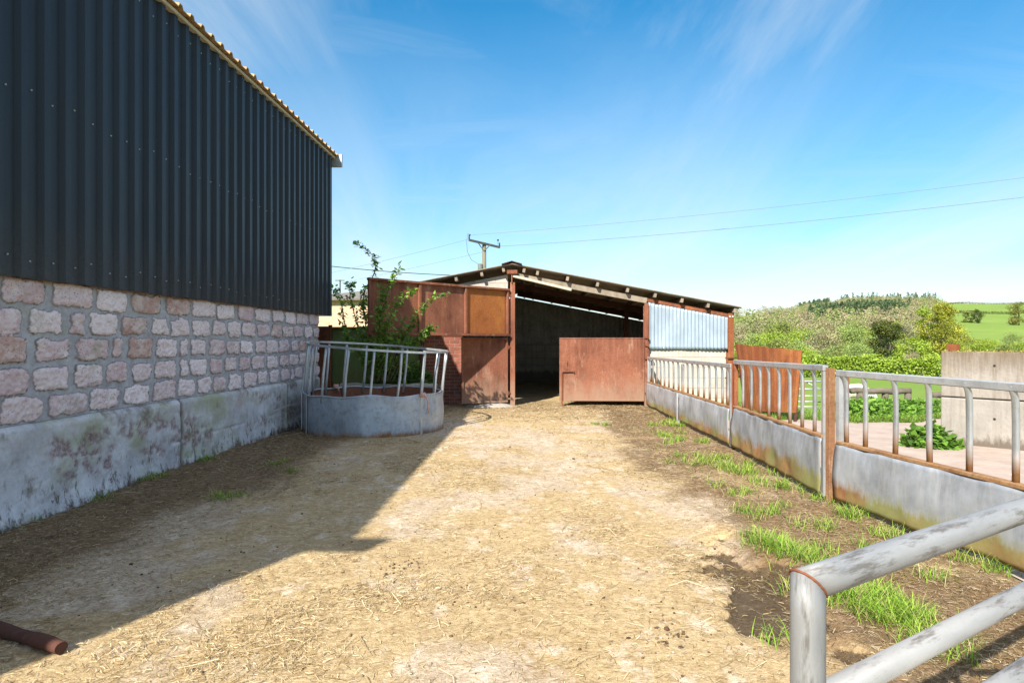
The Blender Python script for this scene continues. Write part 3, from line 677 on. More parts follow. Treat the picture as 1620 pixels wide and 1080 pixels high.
# block masonry panels
def masonry(name,x0_,x1_,z0_,z1_,y_,th_,bw,bh,jt,mat,topf=None,front=-1,jd=.006):
    mb=MB(); nrow=int(math.ceil((z1_-z0_)/bh-1e-6)); y1_=y_-front*th_
    for r in range(nrow):
        za=z0_+r*bh; zb=min(za+bh,z1_); x=x0_-(bw/2 if r%2 else 0)
        while x<x1_-1e-6:
            a=max(x,x0_);b=min(x+bw,x1_)
            if b-a>.02:
                zA=zb;zB=zb
                if topf: zA=min(zb,topf(a+jt)); zB=min(zb,topf(b-jt))
                if min(zA,zB)-za>.02:
                    yo=y_+R.uniform(-.002,.002); A=a+jt/2;B=b-jt/2
                    cc_=R.uniform(.45,1); mb.add([(A,yo,za+jt/2),(B,yo,za+jt/2),(B,yo,zB-jt/2),(A,yo,zA-jt/2),(A,y1_,za+jt/2),(B,y1_,za+jt/2),(B,y1_,zB-jt/2),(A,y1_,zA-jt/2)],[(0,1,2,3),(5,4,7,6),(0,4,5,1),(1,5,6,2),(2,6,7,3),(3,7,4,0)],(cc_,cc_,cc_))
            x+=bw
    yj=y_-front*jd
    t0=z1_ if not topf else min(z1_,topf(x0_)); t1=z1_ if not topf else min(z1_,topf(x1_))
    A,B=x0_,x1_
    mb.add([(A,yj,z0_),(B,yj,z0_),(B,yj,t1-.002),(A,yj,t0-.002),(A,y1_+front*.003,z0_),(B,y1_+front*.003,z0_),(B,y1_+front*.003,t1-.002),(A,y1_+front*.003,t0-.002)],[(0,1,2,3),(5,4,7,6),(0,4,5,1),(1,5,6,2),(2,6,7,3),(3,7,4,0)],(0.,0.,0.))
    return mb.build(name,mat,shed)
WBLK=concrete('white_block',(.44,.40,.35),(.58,.54,.48),(.30,.26,.21),(.5,.46,.38),streaks=.3,blk=True)
GBLK=concrete('grey_block',(.36,.33,.29),(.52,.49,.44),(.14,.12,.10),(.2,.18,.13),base=.35,blk=True)
BRK=MT('old_brick'); f1=BRK.noise(9,6,.7); f2=BRK.noise(40,5,.7); f3=BRK.noise(2.2,5,.7)
c=BRK.mix(BRK.ramp(f1,[(.3,0),(.7,1)]),(.20,.068,.045),(.36,.13,.085)); c=BRK.mix(BRK.ramp(f2,[(.55,0),(.75,.6)]),c,(.1,.05,.04)); c=BRK.mix(BRK.ramp(f3,[(.55,0),(.72,.6)]),c,(.42,.30,.27)); tn=BRK.sepc(BRK.attr())[0]; c=BRK.mix(BRK.mr(tn,.45,1,.55,0),c,(.11,.045,.035)); c=BRK.mix(BRK.mr(tn,.1,.3,1,0),c,(.36,.31,.26)); BRK.set(c,.9,0,.2); BRK.bump(f2,.5,.01); BRK=BRK.m
masonry('gable_blockwork',LW,-.09,1.58,3.2,.05,.14,.44,.225,.010,WBLK,lambda x:min(roofz(x)-.17,SZ(-.4,432)))
xb0,xb1=SL(671),SL(731)
masonry('brick_pier',xb0,xb1,-.05,SZ(-1.4,532),.0,.22,.225,.075,.010,BRK,None,-1,.007)
mb=MB(); mb.box((xb0-.02,-.02,SZ(-1.4,532)+.002),(xb1+.01,.24,SZ(-1.4,532)+.03),None,.006); mb.build('pier_cap',RUSTP,shed)
masonry('side_blockwork',xp2+.06,xp3-.07,-.05,SZ(3.7,551),.05,.14,.44,.225,.008,WBLK)
# front corrugated sheet, dented
def corr_sheet(name,xa,xb,zbot,ztopf,y,mat,parent,pitch=.076,amp=.010,dent=.0,seed=1,front=-1):
    pr=corrug(0,xa,xb,pitch,amp,6); nz=14; V=[];C=[]
    ztA=ztopf(xa); 
    for j in range(nz+1):
        for (x,h) in pr:
            z=zbot+(ztopf(x)-zbot)*j/nz
            d=dent*(float(fbm(x*2.2,z*1.6,seed,3))-.5) if dent else 0
            kk=1-.65*float(ss(fbm(x*1.6+3,z*1.3,seed+5,3),.58,.68)) if dent else 1
            V.append((x,y+h*kk+d,z))
    V=np.array(V); m=len(pr); Q=grid_quads(m,nz+1); n0=len(V)
    V2=V.copy(); V2[:,1]+=.0015
    i=np.arange(n0).reshape(nz+1,m); rim=np.concatenate([i[0,:],i[1:,-1],i[-1,-2::-1],i[-2:0:-1,0]])
    S=np.stack([rim,rim+n0,np.roll(rim,-1)+n0,np.roll(rim,-1)],-1)
    return npmesh(name,np.concatenate([V,V2]),np.concatenate([Q,Q[:,::-1]+n0,S]),mat,parent,True)
CORR=plain('galvanised_corrugated',(.30,.37,.44),.16,.5,.25,2.5,(1,1,.5),.05)
CORRD=galv('old_corrugated',(.38,.39,.40),None,None,.2,.6,.8)
corr_sheet('front_cladding',xp2+.045,xp3-.06,SZ(3.7,551)-.02,lambda x:roofz(x)-.235,-.005,CORR,shed,.08,.014,.045,4)
# rear and side walls
zc=1.37
masonry('rear_blockwork',LW,RE-.15,-.05,zc,DEP-.15,.14,.44,.225,.012,GBLK,None,-1)
corr_sheet('rear_cladding',LW,RE-.12,zc-.06,lambda x:roofz(x)-.16,DEP-.19,CORRD,shed,.152,.022)
mb=MB(); mb.box((LW-.02,.20,-.05),(LW+.1,DEP-.2,roofz(LW)-.09)); mb.box((RE-.26,.20,-.05),(RE-.14,DEP-.2,roofz(RE)-.1)); mb.build('side_wall',CORRD,shed)
for lx in ():
    mb=MB(); mb.box((lx-.05,DEP-.32,-.05),(lx+.05,DEP-.22,roofz(lx)-.13)); mb.build('rear_post',RUSTD,shed)
for lx in (xp2,): 
    mb=MB(); mb.box((lx-.05,2.65,-.05),(lx+.05,2.75,roofz(lx)-.3)); mb.build('inner_post',RUSTD,shed)
# long upper door swung out towards the yard
def to_local(p): return shed_inv@Vector(p)
bpy.context.view_layer.update(); shed_inv=shed.matrix_world.inverted()
h0=Vector((wx(803,13.86),13.80,0)); h1=Vector((-2.60,11.36,0)); dd=(h1-h0); DL=dd.length; ang=math.atan2(dd.y,dd.x)-shed.rotation_euler.z
def doorpart(name,hinge,angle):
    o=bpy.data.objects.new(name,None); return o
hl=to_local(h0); zt=1.42+.083*13.8; zb=1.42+.0085*13.8
def in_door(mb,name,mat,parent,hl=hl,ang=ang,smooth=False):
    m=Matrix.Translation((hl.x,hl.y,0))@Matrix.Rotation(ang,4,'Z'); mb.v=[tuple(m@Vector(p)) for p in mb.v]
    return mb.build(name,mat,parent,smooth)
# local door frame: x from hinge outward, +y faces camera side (left of the direction when heading to -X is towards -Y)
mb=MB(); nxp=30; mb.box((.03,.0,zb+.02),(DL-.02,.004,zt-.02)); ud=in_door(mb,'upper_door',RUSTP,shed); ud['label']='long rusty three panel door leaf swung out towards the yard'
for xx in (.02,DL*.347,DL*.676,DL-.03):
    mb=MB(); mb.box((xx-.028,.005,zb+.045),(xx+.028,.05,zt-.045),None,.004); in_door(mb,'door_stile',RUSTP,ud)
for zz,dn in ((zt-.02,.065),(zb+.02,.085)):
    mb=MB(); mb.box((-.01,-.02,zz-.022),(DL,dn,zz+.022),None,.004); in_door(mb,'door_rail',RUSTP,ud)
mb=MB(); mb.box((DL*.02+.02,.0045,zb+.05),(DL*.347-.03,.0065,zt-.05)); in_door(mb,'orange_panel',rust('rust_bright_orange',(.26,.085,.028),(.36,.125,.035),(.52,.22,.05),pale=.1),ud)
# lower door leaf closed against the pier
LL=Vector((wx(729,13.35),13.38,0))-h0; la=math.atan2(LL.y,LL.x)-shed.rotation_euler.z; ll=LL.length
mb=MB(); mb.box((.05,.0,.13),(ll-.02,.004,zb-.06)); ld=in_door(mb,'lower_door',RUSTP,shed,hl,la)
for xx in (.03,ll-.03):
    mb=MB(); mb.box((xx-.025,.005,.10),(xx+.025,.04,zb-.03),None,.004); in_door(mb,'door_stile',RUSTP,ld,hl,la)
mb=MB(); mb.box((-.0,.0,zb-.075),(ll,.045,zb-.04),None,.004); mb.box((0.056,.006,.10),(ll-.056,.035,.14),None,.004); in_door(mb,'door_rail',RUSTP,ld,hl,la)
for zz in (SZ(0,468),SZ(0,518),SZ(0,549),SZ(0,621)):
    mb=MB(); mb.tube([(-.075,-.10,zz-.045),(-.075,-.10,zz+.045)],.02,10); mb.box((-.10,-.095,zz-.02),(-.03,-.075,zz+.02)); mb.build('hinge',RUST,shed)
# half door on the right post, standing slightly ajar
hx=xp2-.055; a0=SL(885); HW=hx-a0; ha=math.pi-.03
hz0,hz1=SZ(2.2,636)+.03,SZ(2.2,534)
hl2=Vector((hx,-.085,0))
mb=MB(); mb.box((.0,.0,hz0+.01),(HW,.005,hz1-.02)); hd=in_door(mb,'half_door',RUSTP,shed,hl2,ha); hd['label']='low rusty steel half door across the shed opening'
mb=MB(); mb.box((-.005,-.03,hz1-.03),(HW+.005,.012,hz1),None,.005); mb.box((0,-.03,hz0-.0),(HW,.01,hz0+.03),None,.004); in_door(mb,'door_rail',RUSTP,hd,hl2,ha)
mb=MB(); mb.box((-.0,-.032,hz0+.031),(.03,.008,hz1-.031)); mb.box((HW-.03,-.032,hz0+.031),(HW+.002,.008,hz1-.031)); in_door(mb,'door_stile',RUSTP,hd,hl2,ha)
zk=SZ(2,588); xk=HW-.055
mb=MB(); mb.tube([(xk,.035,-.0),(xk,.035,zk),(xk-.26,.035,zk+.012)],.017,9); mb.box((xk-.27,.006,zk-.02),(xk-.25,.05,zk+.04)); in_door(mb,'drop_bolt',RUST,hd,hl2,ha)
mb=MB(); mb.tube([(xk-.12,.01,zk+.24),(xk-.125,.02,zk+.2),(xk-.11,.02,zk+.19),(xk-.115,.012,zk+.12)],.006,6); in_door(mb,'latch_hook',RUSTD,hd,hl2,ha)
for py in (534,546,567,621):
    zz=SZ(xp2,py); mb=MB(); mb.tube([(xp2+.03,-.11,zz-.03),(xp2+.03,-.11,zz+.03)],.02,9); mb.box((xp2-.04,-.105,zz-.015),(xp2+.03,-.075,zz+.015)); mb.build('hinge',RUST,shed)
for py in (566,607):
    zz=SZ(xp2,py); mb=MB(); mb.box((xp2+.05,-.12,zz-.025),(xp2+.13,-.03,zz+.025),None,.004); mb.build('gate_bracket',RUST,shed)
for k in (-.03,.03):
    mb=MB(); mb.tube([(xp3+k,-.072,roofz(xp3)-.21),(xp3+k,-.088,roofz(xp3)-.21)],.022,6); mb.build('bolt_head',plain('pale_bolt',(.5,.45,.42),.3,.6) if k<0 else bpy.data.materials['pale_bolt'],shed)
for py,dx in ((566,.0),(597,.0)):
    zz=SZ(xp3,py); mb=MB(); mb.box((xp3-.13,-.11,zz-.02),(xp3+.13,-.075,zz+.015),None,.004); mb.build('gate_bracket',RUSTD,shed)
# concrete step lump under the lower door
mb=MB(); me=[]
X,Y=np.meshgrid(np.linspace(-.62,.62,34),np.linspace(-.3,.3,20)); r=np.sqrt((X/.6)**2+(Y/.28)**2); Z=np.clip(1-r**2.2,0,1)**.7*.10+(fbm(X*9,Y*9,3,3)-.5)*.03-.01
o=npmesh('concrete_threshold',np.stack([X,Y,Z],-1).reshape(-1,3),grid_quads(34,20),concrete('threshold_concrete',(.26,.235,.20),(.38,.35,.31)),shed,True); o.location=(-.45,-.22,0)

# ------------------------------------------------------------------ ring feeder
FC=Vector((wx(593,10.35),10.33,0)); FR=1.12
feeder=thing('ring_feeder','round galvanised ring feeder with leaning bars standing in the barn shade','feeder',FC)
n=96; mb=MB()
def fp(t,r,z): return Vector((math.sin(t)*r,-math.cos(t)*r,z))
nz=10; V=[];
for j in range(nz+1):
    for i in range(n):
        t=2*math.pi*i/n; zt_=.60+.012*math.sin(t*9)+.01*math.sin(t*5+1); z=-.02+(zt_+.02)*j/nz
        d=(float(fbm(t*3.0,z*3,15,3))-.5)*.045+.012*math.sin(t*2)
        V.append(fp(t,FR+d,z))
fs=[(j*n+i,j*n+(i+1)%n,(j+1)*n+(i+1)%n,(j+1)*n+i) for j in range(nz) for i in range(n)]
mb.add(V,fs); body=mb.build('sheet_panel',GALVF,feeder,True,False)
mb=MB(); mb.add([Vector((p[0]*.994,p[1]*.994,p[2])) for p in V],[f[::-1] for f in fs]); mb.build('inner_lining',rust('feeder_inner_rust',(.16,.06,.035),(.26,.10,.055),(.34,.14,.06),pale=.25),feeder,True,False)
mb=MB(); pts=[]
mb.tube([fp(2*math.pi*i/72,FR-.004,.605+.012*math.sin(2*math.pi*i/72*9)+.01*math.sin(2*math.pi*i/72*5+1)) for i in range(73)],.014,8,False); mb.build('rim',GALVF,feeder,True)
def topp(t,dz=0):
    p=fp(t,FR-.01,0); return Vector((p.x+.07,p.y+.02,1.315-.078*p.x/FR+dz-.012*math.cos(t)))
ju=[math.radians(50),math.radians(170),math.radians(-70)]
for a,b,dz in ((math.radians(-70),math.radians(50),0),(math.radians(49),math.radians(171),.012),(math.radians(169),math.radians(291),.02)):
    mb=MB(); m=26; pr=[topp(a+(b-a)*i/m,dz) for i in range(m+1)]
    # flat angle section: horizontal flange plus vertical flange
    V=[]
    for p in pr:
        o=Vector((p.x-.07,p.y-.02,0)).normalized()
        V+=[p+o*.022+Vector((0,0,.016)),p-o*.022+Vector((0,0,.016)),p-o*.022+Vector((0,0,-.016)),p+o*.022+Vector((0,0,-.016))]
    fs=[]
    for i in range(m):
        for k in range(4): fs.append((4*i+k,4*i+(k+1)%4,4*i+4+(k+1)%4,4*i+4+k))
    fs+=[(0,1,2,3),(4*m+3,4*m+2,4*m+1,4*m)]
    mb.add(V,fs); mb.build('top_rail',GALV,feeder)
bars=[-70,-51,-32,-11,8.5,29,68,90]+[108,127,146,165,184,203,222,241,259,275]
for k,dg in enumerate(bars):
    t=math.radians(dg); a=fp(t,FR-.02,.50); b=topp(t,-.01); q=(a+b)/2+Vector((R.uniform(-.015,.015),R.uniform(-.015,.015),0))
    mb=MB(); mb.tube([a,a.lerp(q,.6),q,q.lerp(b,.6),b],.0205,8,True); mb.build('bar',GALV,feeder,True)
for dg,w_ in ((50,.045),(-52,.03),(170,.045),(-74,.045)):
    t=math.radians(dg); a=fp(t,FR+.012,-.01); a2=fp(t,FR+.012,.60); b=topp(t,-.015); tg=Vector((math.cos(t),math.sin(t),0))
    mb=MB(); mb.beam(a,a2,.012,w_,tg); 
    if w_>.04: mb.beam(a2-Vector((0,0,.02)),b,.02,w_,tg,.004)
    mb.build('joint_strap',GALV,feeder)
tw=plain('twine',(.62,.36,.30),.25,.9,0,40)
def twine(label,base,pts,parent=None):
    mb=MB(); mb.tube(pts,.012,6,True)
    c0=Vector(pts[0])
    for k in range(3):
        r=.034; mb.tube([c0+Vector((math.cos(a)*r,math.sin(a)*r*.9,.02*k-.02+.008*math.sin(a*2))) for a in [i*math.pi/6 for i in range(13)]],.013,6,False)
    o=mb.build('baler_twine',tw,None,True); tag(o,label,'twine'); return o
t=math.radians(50); k=FC+fp(t,FR+.045,.61)
twine('pink baler twine knotted round the front strap of the ring feeder',k,[k,k+Vector((.04,-.03,.0)),k+Vector((.07,-.035,-.05)),k+Vector((.09,-.03,-.14)),k+Vector((.085,-.03,-.20)),k+Vector((.1,-.03,-.27))])
t=math.radians(-130); k=FC+fp(t,FR-.05,.64)
twine('pink baler twine tied to a back bar of the ring feeder',k,[k,k+Vector((.03,0,-.02)),k+Vector((.05,.0,-.08))])

# ------------------------------------------------------------------ feed barriers along the right
def barrier(label,P0,P1,zs,zt0,zt1,bars,mat,ends=(True,True),z0=.065,seed=1,stilew=.05,mid=None):
    P0=Vector((P0[0],P0[1],0));P1=Vector((P1[0],P1[1],0)); d=P1-P0; L=d.length
    g=thing('feed_barrier',label,'feed barrier',P0,math.atan2(d.y,d.x),'feed barriers along the yard edge')
    # sheet: galvanised, dented, folded lip at the foot
    nx=int(L/.06)+1; zz=np.linspace(z0,zs,14); X,Z=np.meshgrid(np.linspace(.0,L,nx),zz)
    Yv=-.03-.022*np.sin((Z-z0)/(zs-z0)*math.pi)-.018*(1-ss(Z,z0,z0+.14))+(fbm(X*2.2,Z*2.5,seed,4)-.5)*.05+(fbm(X*5+Z*4,Z*.8,seed+4,3)-.5)*.03
    V=np.stack([X,Yv,Z],-1).reshape(-1,3); Q=grid_quads(nx,14); n0=len(V); V2=V.copy(); V2[:,1]+=.004
    i=np.arange(n0).reshape(14,nx); rim=np.concatenate([i[0,:],i[1:,-1],i[-1,-2::-1],i[-2:0:-1,0]]); S=np.stack([rim,rim+n0,np.roll(rim,-1)+n0,np.roll(rim,-1)],-1)
    npmesh('sheet_panel',np.concatenate([V,V2]),np.concatenate([Q,Q[:,::-1]+n0,S]),mat,g,True)
    mb=MB(); mb.beam((0.01,.0,zs+.012),(L-.01,.0,zs+.012),.065,.03,(0,0,1),.005); mb.build('sheet_rail',rust('barrier_rust',(.20,.10,.045),(.33,.19,.09),(.40,.26,.14),pale=.5) if 'barrier_rust' not in bpy.data.materials else bpy.data.materials['barrier_rust'],g)
    mb=MB(); mb.beam((0,.0,zt0-.028),(L,.0,zt1-.028),.05,.055,(0,0,1),.006); mb.build('top_rail',GALVT,g)
    for x in bars:
        zt=zt0+(zt1-zt0)*x/L-.05; mb=MB(); j=R.uniform(-.010,.010)
        prf=[(x,-.010,zt+.03),(x,-.008,zt-.005),(x+j*.2,.002,zt-.035),(x+j*.4,.008,zt-.08),(x+j*.7,.010,zt-.2),(x+j*.5,.010,zs+.18),(x,.010,zs+.02)]
        mb.tube(prf,.0235,10,True,.7); mb.build('bar',GALVB,g,True)
    for k,x in ((0,.0),(1,L)):
        if ends[k]:
            zt=zt0 if k==0 else zt1
            mb=MB(); mb.box((x-(.0 if k==0 else stilew),-.022,z0-.02),(x+(stilew if k==0 else 0),.03,zt-.0565)); mb.build('stile',GALVT if k or ends[k]!='r' else RUST,g)
    if mid:
        for x in mid:
            mb=MB(); mb.box((x-.015,-.11,z0+.02),(x+.015,-.085,zs)); mb.box((x-.012,-.1,-.02),(x+.012,-.06,z0+.02)); mb.build('sheet_joint',GALV,g)
            mb=MB(); mb.box((x-.028,-.02,zs+.03),(x+.028,.02,zt0-.06)); mb.build('mid_stile',GALVB,g)
    return g
L1=4.86
GALVS1=galv('galvanised_sheet_a',(.34,.37,.41),(.14,.24,.28),2.0,.35,.5,.25); GALVS2=galv('galvanised_sheet_b',(.28,.31,.36),(.20,.30,.34),5.3,.4,.5,.3); GALVS3=galv('galvanised_sheet_c',(.32,.35,.40),(.16,.25,.26),9.7,.4,.48,.25)
barrier('long double feed barrier with close set bars beside the shed door post',(2.93,13.6),(2.90,8.33),.535,1.095,1.125,[.18,.45,.80,1.12,1.45,1.8,2.15,2.5]+[3.10,3.40,3.70,4.0,4.28,4.58,4.86,5.08],GALVS1,(True,True),.06,3,.04,[2.82])
barrier('middle feed barrier with green algae along the foot of its dented sheet',(2.91,8.25),(2.79,5.62),.56,1.18,1.21,[.30,.62,.92,1.20,1.50,1.80,2.10,2.38],GALVS2,('r',True),.06,8,.045)
d3=Vector((.245,-1.703)).normalized(); L3=3.6
barrier('nearest feed barrier with wide spaced bars and a rusty foot, behind the tubular gate',(2.83,5.49),(2.83+d3.x*L3,5.49+d3.y*L3),.535,1.175,1.165,[.10]+[.33+.33*i for i in range(10)],GALVS3,(True,True),.055,14,.045)
def steelpost(label,x,y,w,z1,mat,group=None):
    mb=MB(); mb.box((-w/2,-.03,-.1),(w/2,-.022,z1)); mb.box((-w/2,.022,-.1),(w/2,.03,z1)); mb.box((-.005,-.022,-.1),(.005,.022,z1))
    o=mb.build('steel_post',mat); o.location=(x,y,0); o.rotation_euler=(0,0,-.1); tag(o,label,'post',group); return o
steelpost('rusty orange steel post between the middle and nearest feed barriers',2.80,5.56,.055,1.19,rust('post_rust',(.15,.07,.035),(.27,.14,.07),(.40,.27,.15),pale=.9))
steelpost('thin rusty steel post between the long and middle feed barriers',2.905,8.29,.035,1.16,RUST)
steelpost('rusty steel post in the field edge beside the white sheep',wx(1339,13.2),13.2,.10,wz(588,13.2),RUSTO)

# ------------------------------------------------------------------ foreground tubular gate
GA=Vector((.468,1.0)); gd=Vector((.70,.44)).normalized()
gate=thing('field_gate','grey galvanised tubular field gate with a mitred corner, close in front','gate',(GA.x,GA.y,0),math.atan2(gd.y,gd.x))
gr=.0262
mb=MB(); mb.tube([(0,0,.02),(0,0,.5),(0,0,.99),(0,0,1.037)],gr,24,True); mb.v=[(x,y,z-(x if z>1.03 else 0)) for x,y,z in mb.v]; mb.build('end_stile',GALVTV,gate,True)
mb=MB(); mb.tube([(x,0,1.037) for x in (.0,.06,.6,1.5,2.4,3.05)],gr,24,True); mb.v=[(x-((z-1.037) if x<.03 else 0),y,z) for x,y,z in mb.v]; mb.build('top_rail',GALVTD,gate,True)
mb=MB(); ring=[Vector((gr*math.cos(a),gr*math.sin(a),1.037-gr*math.cos(a)))+Vector((R.uniform(-.0006,.0006),0,R.uniform(-.0006,.0006))) for a in [i*math.pi/24 for i in range(49)]]
mb.tube(ring,.0021,6,False); mb.build('weld_bead',RUST,gate,True)
for z in (.845,.672,.50,.34,.18):
    mb=MB(); mb.tube([(x,0,z) for x in (.02,.8,1.8,3.05)],.0225,20,True); mb.build('rail',GALVTD,gate,True)
mb=MB(); mb.tube([(3.05,0,.02),(3.05,0,1.3)],.03,14); mb.build('hinge_stile',GALVT,gate,True)
for x in (1.05,2.05):
    mb=MB(); mb.box((x-.02,.023,.17),(x+.02,.030,1.03)); mb.build('upright',GALVT,gate)
mb=MB(); mb.beam((3.0,-.03,.2),(1.07,-.03,1.02),.006,.035,(0,0,1)); mb.build('brace',GALVT,gate)

# rusty pipe on the ground
p0=Vector((wx(-60,3.2),3.18,.045)); p1=Vector((wx(96,2.84),2.84,.045)); mb=MB(); dv=(p1-p0)
pts=[p0+dv*t+Vector((0,0,.004*math.sin(t*9))) for t in [i/10 for i in range(11)]]
mb.tube(pts+[pts[-1]+dv*.006],[.034+.003*math.sin(i*1.7) for i in range(11)]+[.029],14,True,.85)
tag(mb.build('steel_pipe',RUSTD,None,.7),'dark rusty steel pipe lying on the ground at the shadow edge','pipe')

# ------------------------------------------------------------------ behind the feeder
yk=12.35
kb=thing('planter_wall','low crumbling concrete kerb wall behind the ring feeder','wall',(0,yk,0))
U=np.linspace(-3.35,-1.45,80); prof=[(-.16,-.05),(-.16,.2),(-.15,.4),(-.145,.52),(-.1,.58),(0,.6),(.1,.58),(.15,.5),(.15,-.05)]
V=np.array([[(u,y_+(float(fbm(u*4,k*.9,33,3))-.5)*.08,z_+(float(fbm(u*3.3,k*.7,34,3))-.5)*.10*(z_>.1)) for k,(y_,z_) in enumerate(prof)] for u in U]); 
npmesh('kerb',V.reshape(-1,3),grid_quads(len(prof),80),concrete('kerb_concrete',(.24,.21,.17),(.38,.34,.28),(.12,.09,.06),(.22,.2,.09)),kb,True)
X,Y=np.meshgrid(np.linspace(-3.4,-1.42,50),np.linspace(12.42,13.5,30)); Z=.50+(fbm(X*3,Y*3,81,4)-.4)*.18
tag(npmesh('planting_soil',np.stack([X,Y,Z],-1).reshape(-1,3),grid_quads(50,30),plain('soil',(.10,.07,.045),.4,.95,0,12),None,True),kind='structure')
# green painted sheeting behind
gs=thing('green_sheet_fence','rust spotted green steel sheet fence behind the saplings','fence',(0,13.55,0))
a,b=wx(521,13.55),wx(668,13.55); zt=wz(517,13.55)
mb=MB(); mb.box((a,0,0),(b,.006,zt)); mb.build('sheet_panel',GREEN,gs)
for x in (a+.03,-3.05,-2.45,b-.03):
    mb=MB(); mb.box((x-.035,-.05,0),(x+.035,-.002,zt+.04)); mb.build('fence_post',RUSTD,gs)
mb=MB(); mb.box((a,-.04,zt-.04),(b,-.0025,zt+.0),None,.004); mb.build('fence_rail',GREEN,gs)
mb=MB(); mb.box((0,0,0),(.30,.05,wz(516,12.9)),None,.006); mb.box((.03,-.03,.1),(.07,-.002,1.7)); o=mb.build('rusty_gate_panel',RUST); o.location=(wx(500,12.9),12.9,0); tag(o,'narrow rusty steel panel standing at the end of the block wall','panel')

# leafy saplings growing out behind the feeder
def sprig(mb,lp,pts,r0,leafstep,ls,rng,side=.16,start=.25):
    pts=[Vector(p) for p in pts]; 
    # smooth the polyline
    out=[]
    for i in range(len(pts)-1):
        p0=pts[max(i-1,0)];p1=pts[i];p2=pts[i+1];p3=pts[min(i+2,len(pts)-1)]
        for k in range(6):
            t=k/6; out.append(.5*((2*p1)+(p2-p0)*t+(2*p0-5*p1+4*p2-p3)*t*t+(3*p1-p0-3*p2+p3)*t**3))
    out.append(pts[-1]); n=len(out)
    mb.tube(out,[r0*(1-.85*i/(n-1))+.0015 for i in range(n)],6,True)
    tot=0
    for i in range(n-1):
        d=out[i+1]-out[i]; m=max(1,int(d.length/leafstep))
        for k in range(m):
            f=(i+k/m)/(n-1)
            if f<start: continue
            p=out[i]+d*(k/m)
            for q in range(2):
                az=rng.random()*6.283; ln=side*rng.uniform(.5,1.15)*(1-.35*f)
                dirv=(Vector((math.cos(az),math.sin(az),rng.uniform(-.2,.6)))+d.normalized()*.6).normalized()
                tip=p+dirv*ln
                if ln>.07: mb.tube([p,p.lerp(tip,.5)+Vector((0,0,.01)),tip],[.002,.0015,.001],3,False)
                for u in (.45,.7,1.0):
                    for s_ in range(2): lp.append((p.lerp(tip,u),dirv))
rng=random.Random(21)
sap=thing('elder_sapling','tall leafy green saplings leaning out over the kerb behind the feeder','sapling',(-2.5,12.5,.5))
mb=MB(); lp=[]; O=Vector((-2.5,12.5,.5))
def q(px,py,Y): return Vector((wx(px,Y),Y,wz(py,Y)))-O
st=[([q(590,605,12.5),q(582,540,12.3),q(575,470,12.2),q(592,432,12.1),q(590,405,12.1),q(562,384,12.1)],.014,.1,.09),
    ([q(600,605,12.5),q(598,560,12.1),q(600,510,11.2),q(615,460,11.0),q(632,424,11.0)],.016,.12,.13),
    ([q(604,605,12.5),q(606,560,12.0),q(612,515,11.1),q(632,478,11.0),q(655,458,11.05)],.013,.12,.12),
    ([q(612,605,12.4),q(625,560,12.0),q(650,515,11.6),q(672,482,11.45),q(708,464,11.5)],.012,.35,.10),
    ([q(588,605,12.5),q(570,560,12.4),q(548,520,12.4),q(540,478,12.4),q(527,458,12.4)],.011,.1,.12),
    ([q(585,605,12.5),q(575,540,12.4),q(560,495,12.4),q(553,460,12.4),q(556,448,12.4)],.011,.1,.11),
    ([q(592,605,12.5),q(590,545,12.4),q(580,505,12.3),q(572,478,12.3)],.011,.1,.12),
    ([q(596,605,12.4),q(605,570,12.0),q(605,530,11.3),q(600,488,11.0),q(606,455,11.0)],.012,.1,.13),
    ([q(620,605,12.4),q(640,565,12.0),q(662,535,11.6),q(680,515,11.4)],.010,.2,.11),
    ([q(615,605,12.4),q(632,570,12.1),q(650,545,11.8),q(690,518,11.5)],.009,.3,.10),
    ([q(600,600,12.4),q(585,560,12.2),q(560,540,12.2),q(545,528,12.2)],.009,.2,.12),
    ([q(604,605,12.4),q(618,560,12.1),q(628,535,11.6),q(640,500,11.3)],.010,.15,.12)]
for s_ in st: sprig(mb,lp,s_[0],s_[1],.052,.1,rng,s_[3],s_[2])
mb.build('stem',plain('green_bark',(.17,.15,.085),.3,.9),sap,True)
P=np.array([tuple(a) for a,b in lp]); nr=np.random.default_rng(5); P=P+nr.normal(size=P.shape)*.02
V,Q,C=leaves(P,nr.uniform(.035,.125,len(P)),cmix(nr,len(P),[(.10,.22,.03),(.16,.30,.045),(.22,.38,.06),(.08,.16,.03)],.2),nr,np.tile([[0,0,1.]],(len(P),1)),.5,.25)
npmesh('foliage',V,Q,LEAF,sap,False,C)
def leafmass(name,cx,cy,z0,rx,ry,h,n,ls,cols,seed,zf=None):
    r=np.random.default_rng(seed); a=r.random(n)*6.283; q_=np.sqrt(r.random(n)); x=cx+np.cos(a)*q_*rx; y=cy+np.sin(a)*q_*ry
    lump=.55+.9*(fbm(x*3.1,y*3.1,seed,3)-.2); hh=h*np.clip(1-q_**3,0.1,1)*lump; z=(z0 if zf is None else zf(x,y))+hh*r.random(n)**.55
    P=np.stack([x,y,z],-1); up=np.tile([[0,0,1.]],(n,1))
    return leaves(P,r.uniform(.6,1.2,n)*ls,cmix(r,n,cols,.2),r,up,.7,.1)
V,Q,C=leafmass('ivy',-2.25,12.75,.55,.75,.35,.55,1500,.09,[(.06,.13,.02),(.09,.18,.03),(.05,.10,.02)],31)
tag(npmesh('ivy_clump',V,Q,LEAF,None,False,C),'dark leafy ivy clump on the soil behind the kerb wall','plant')

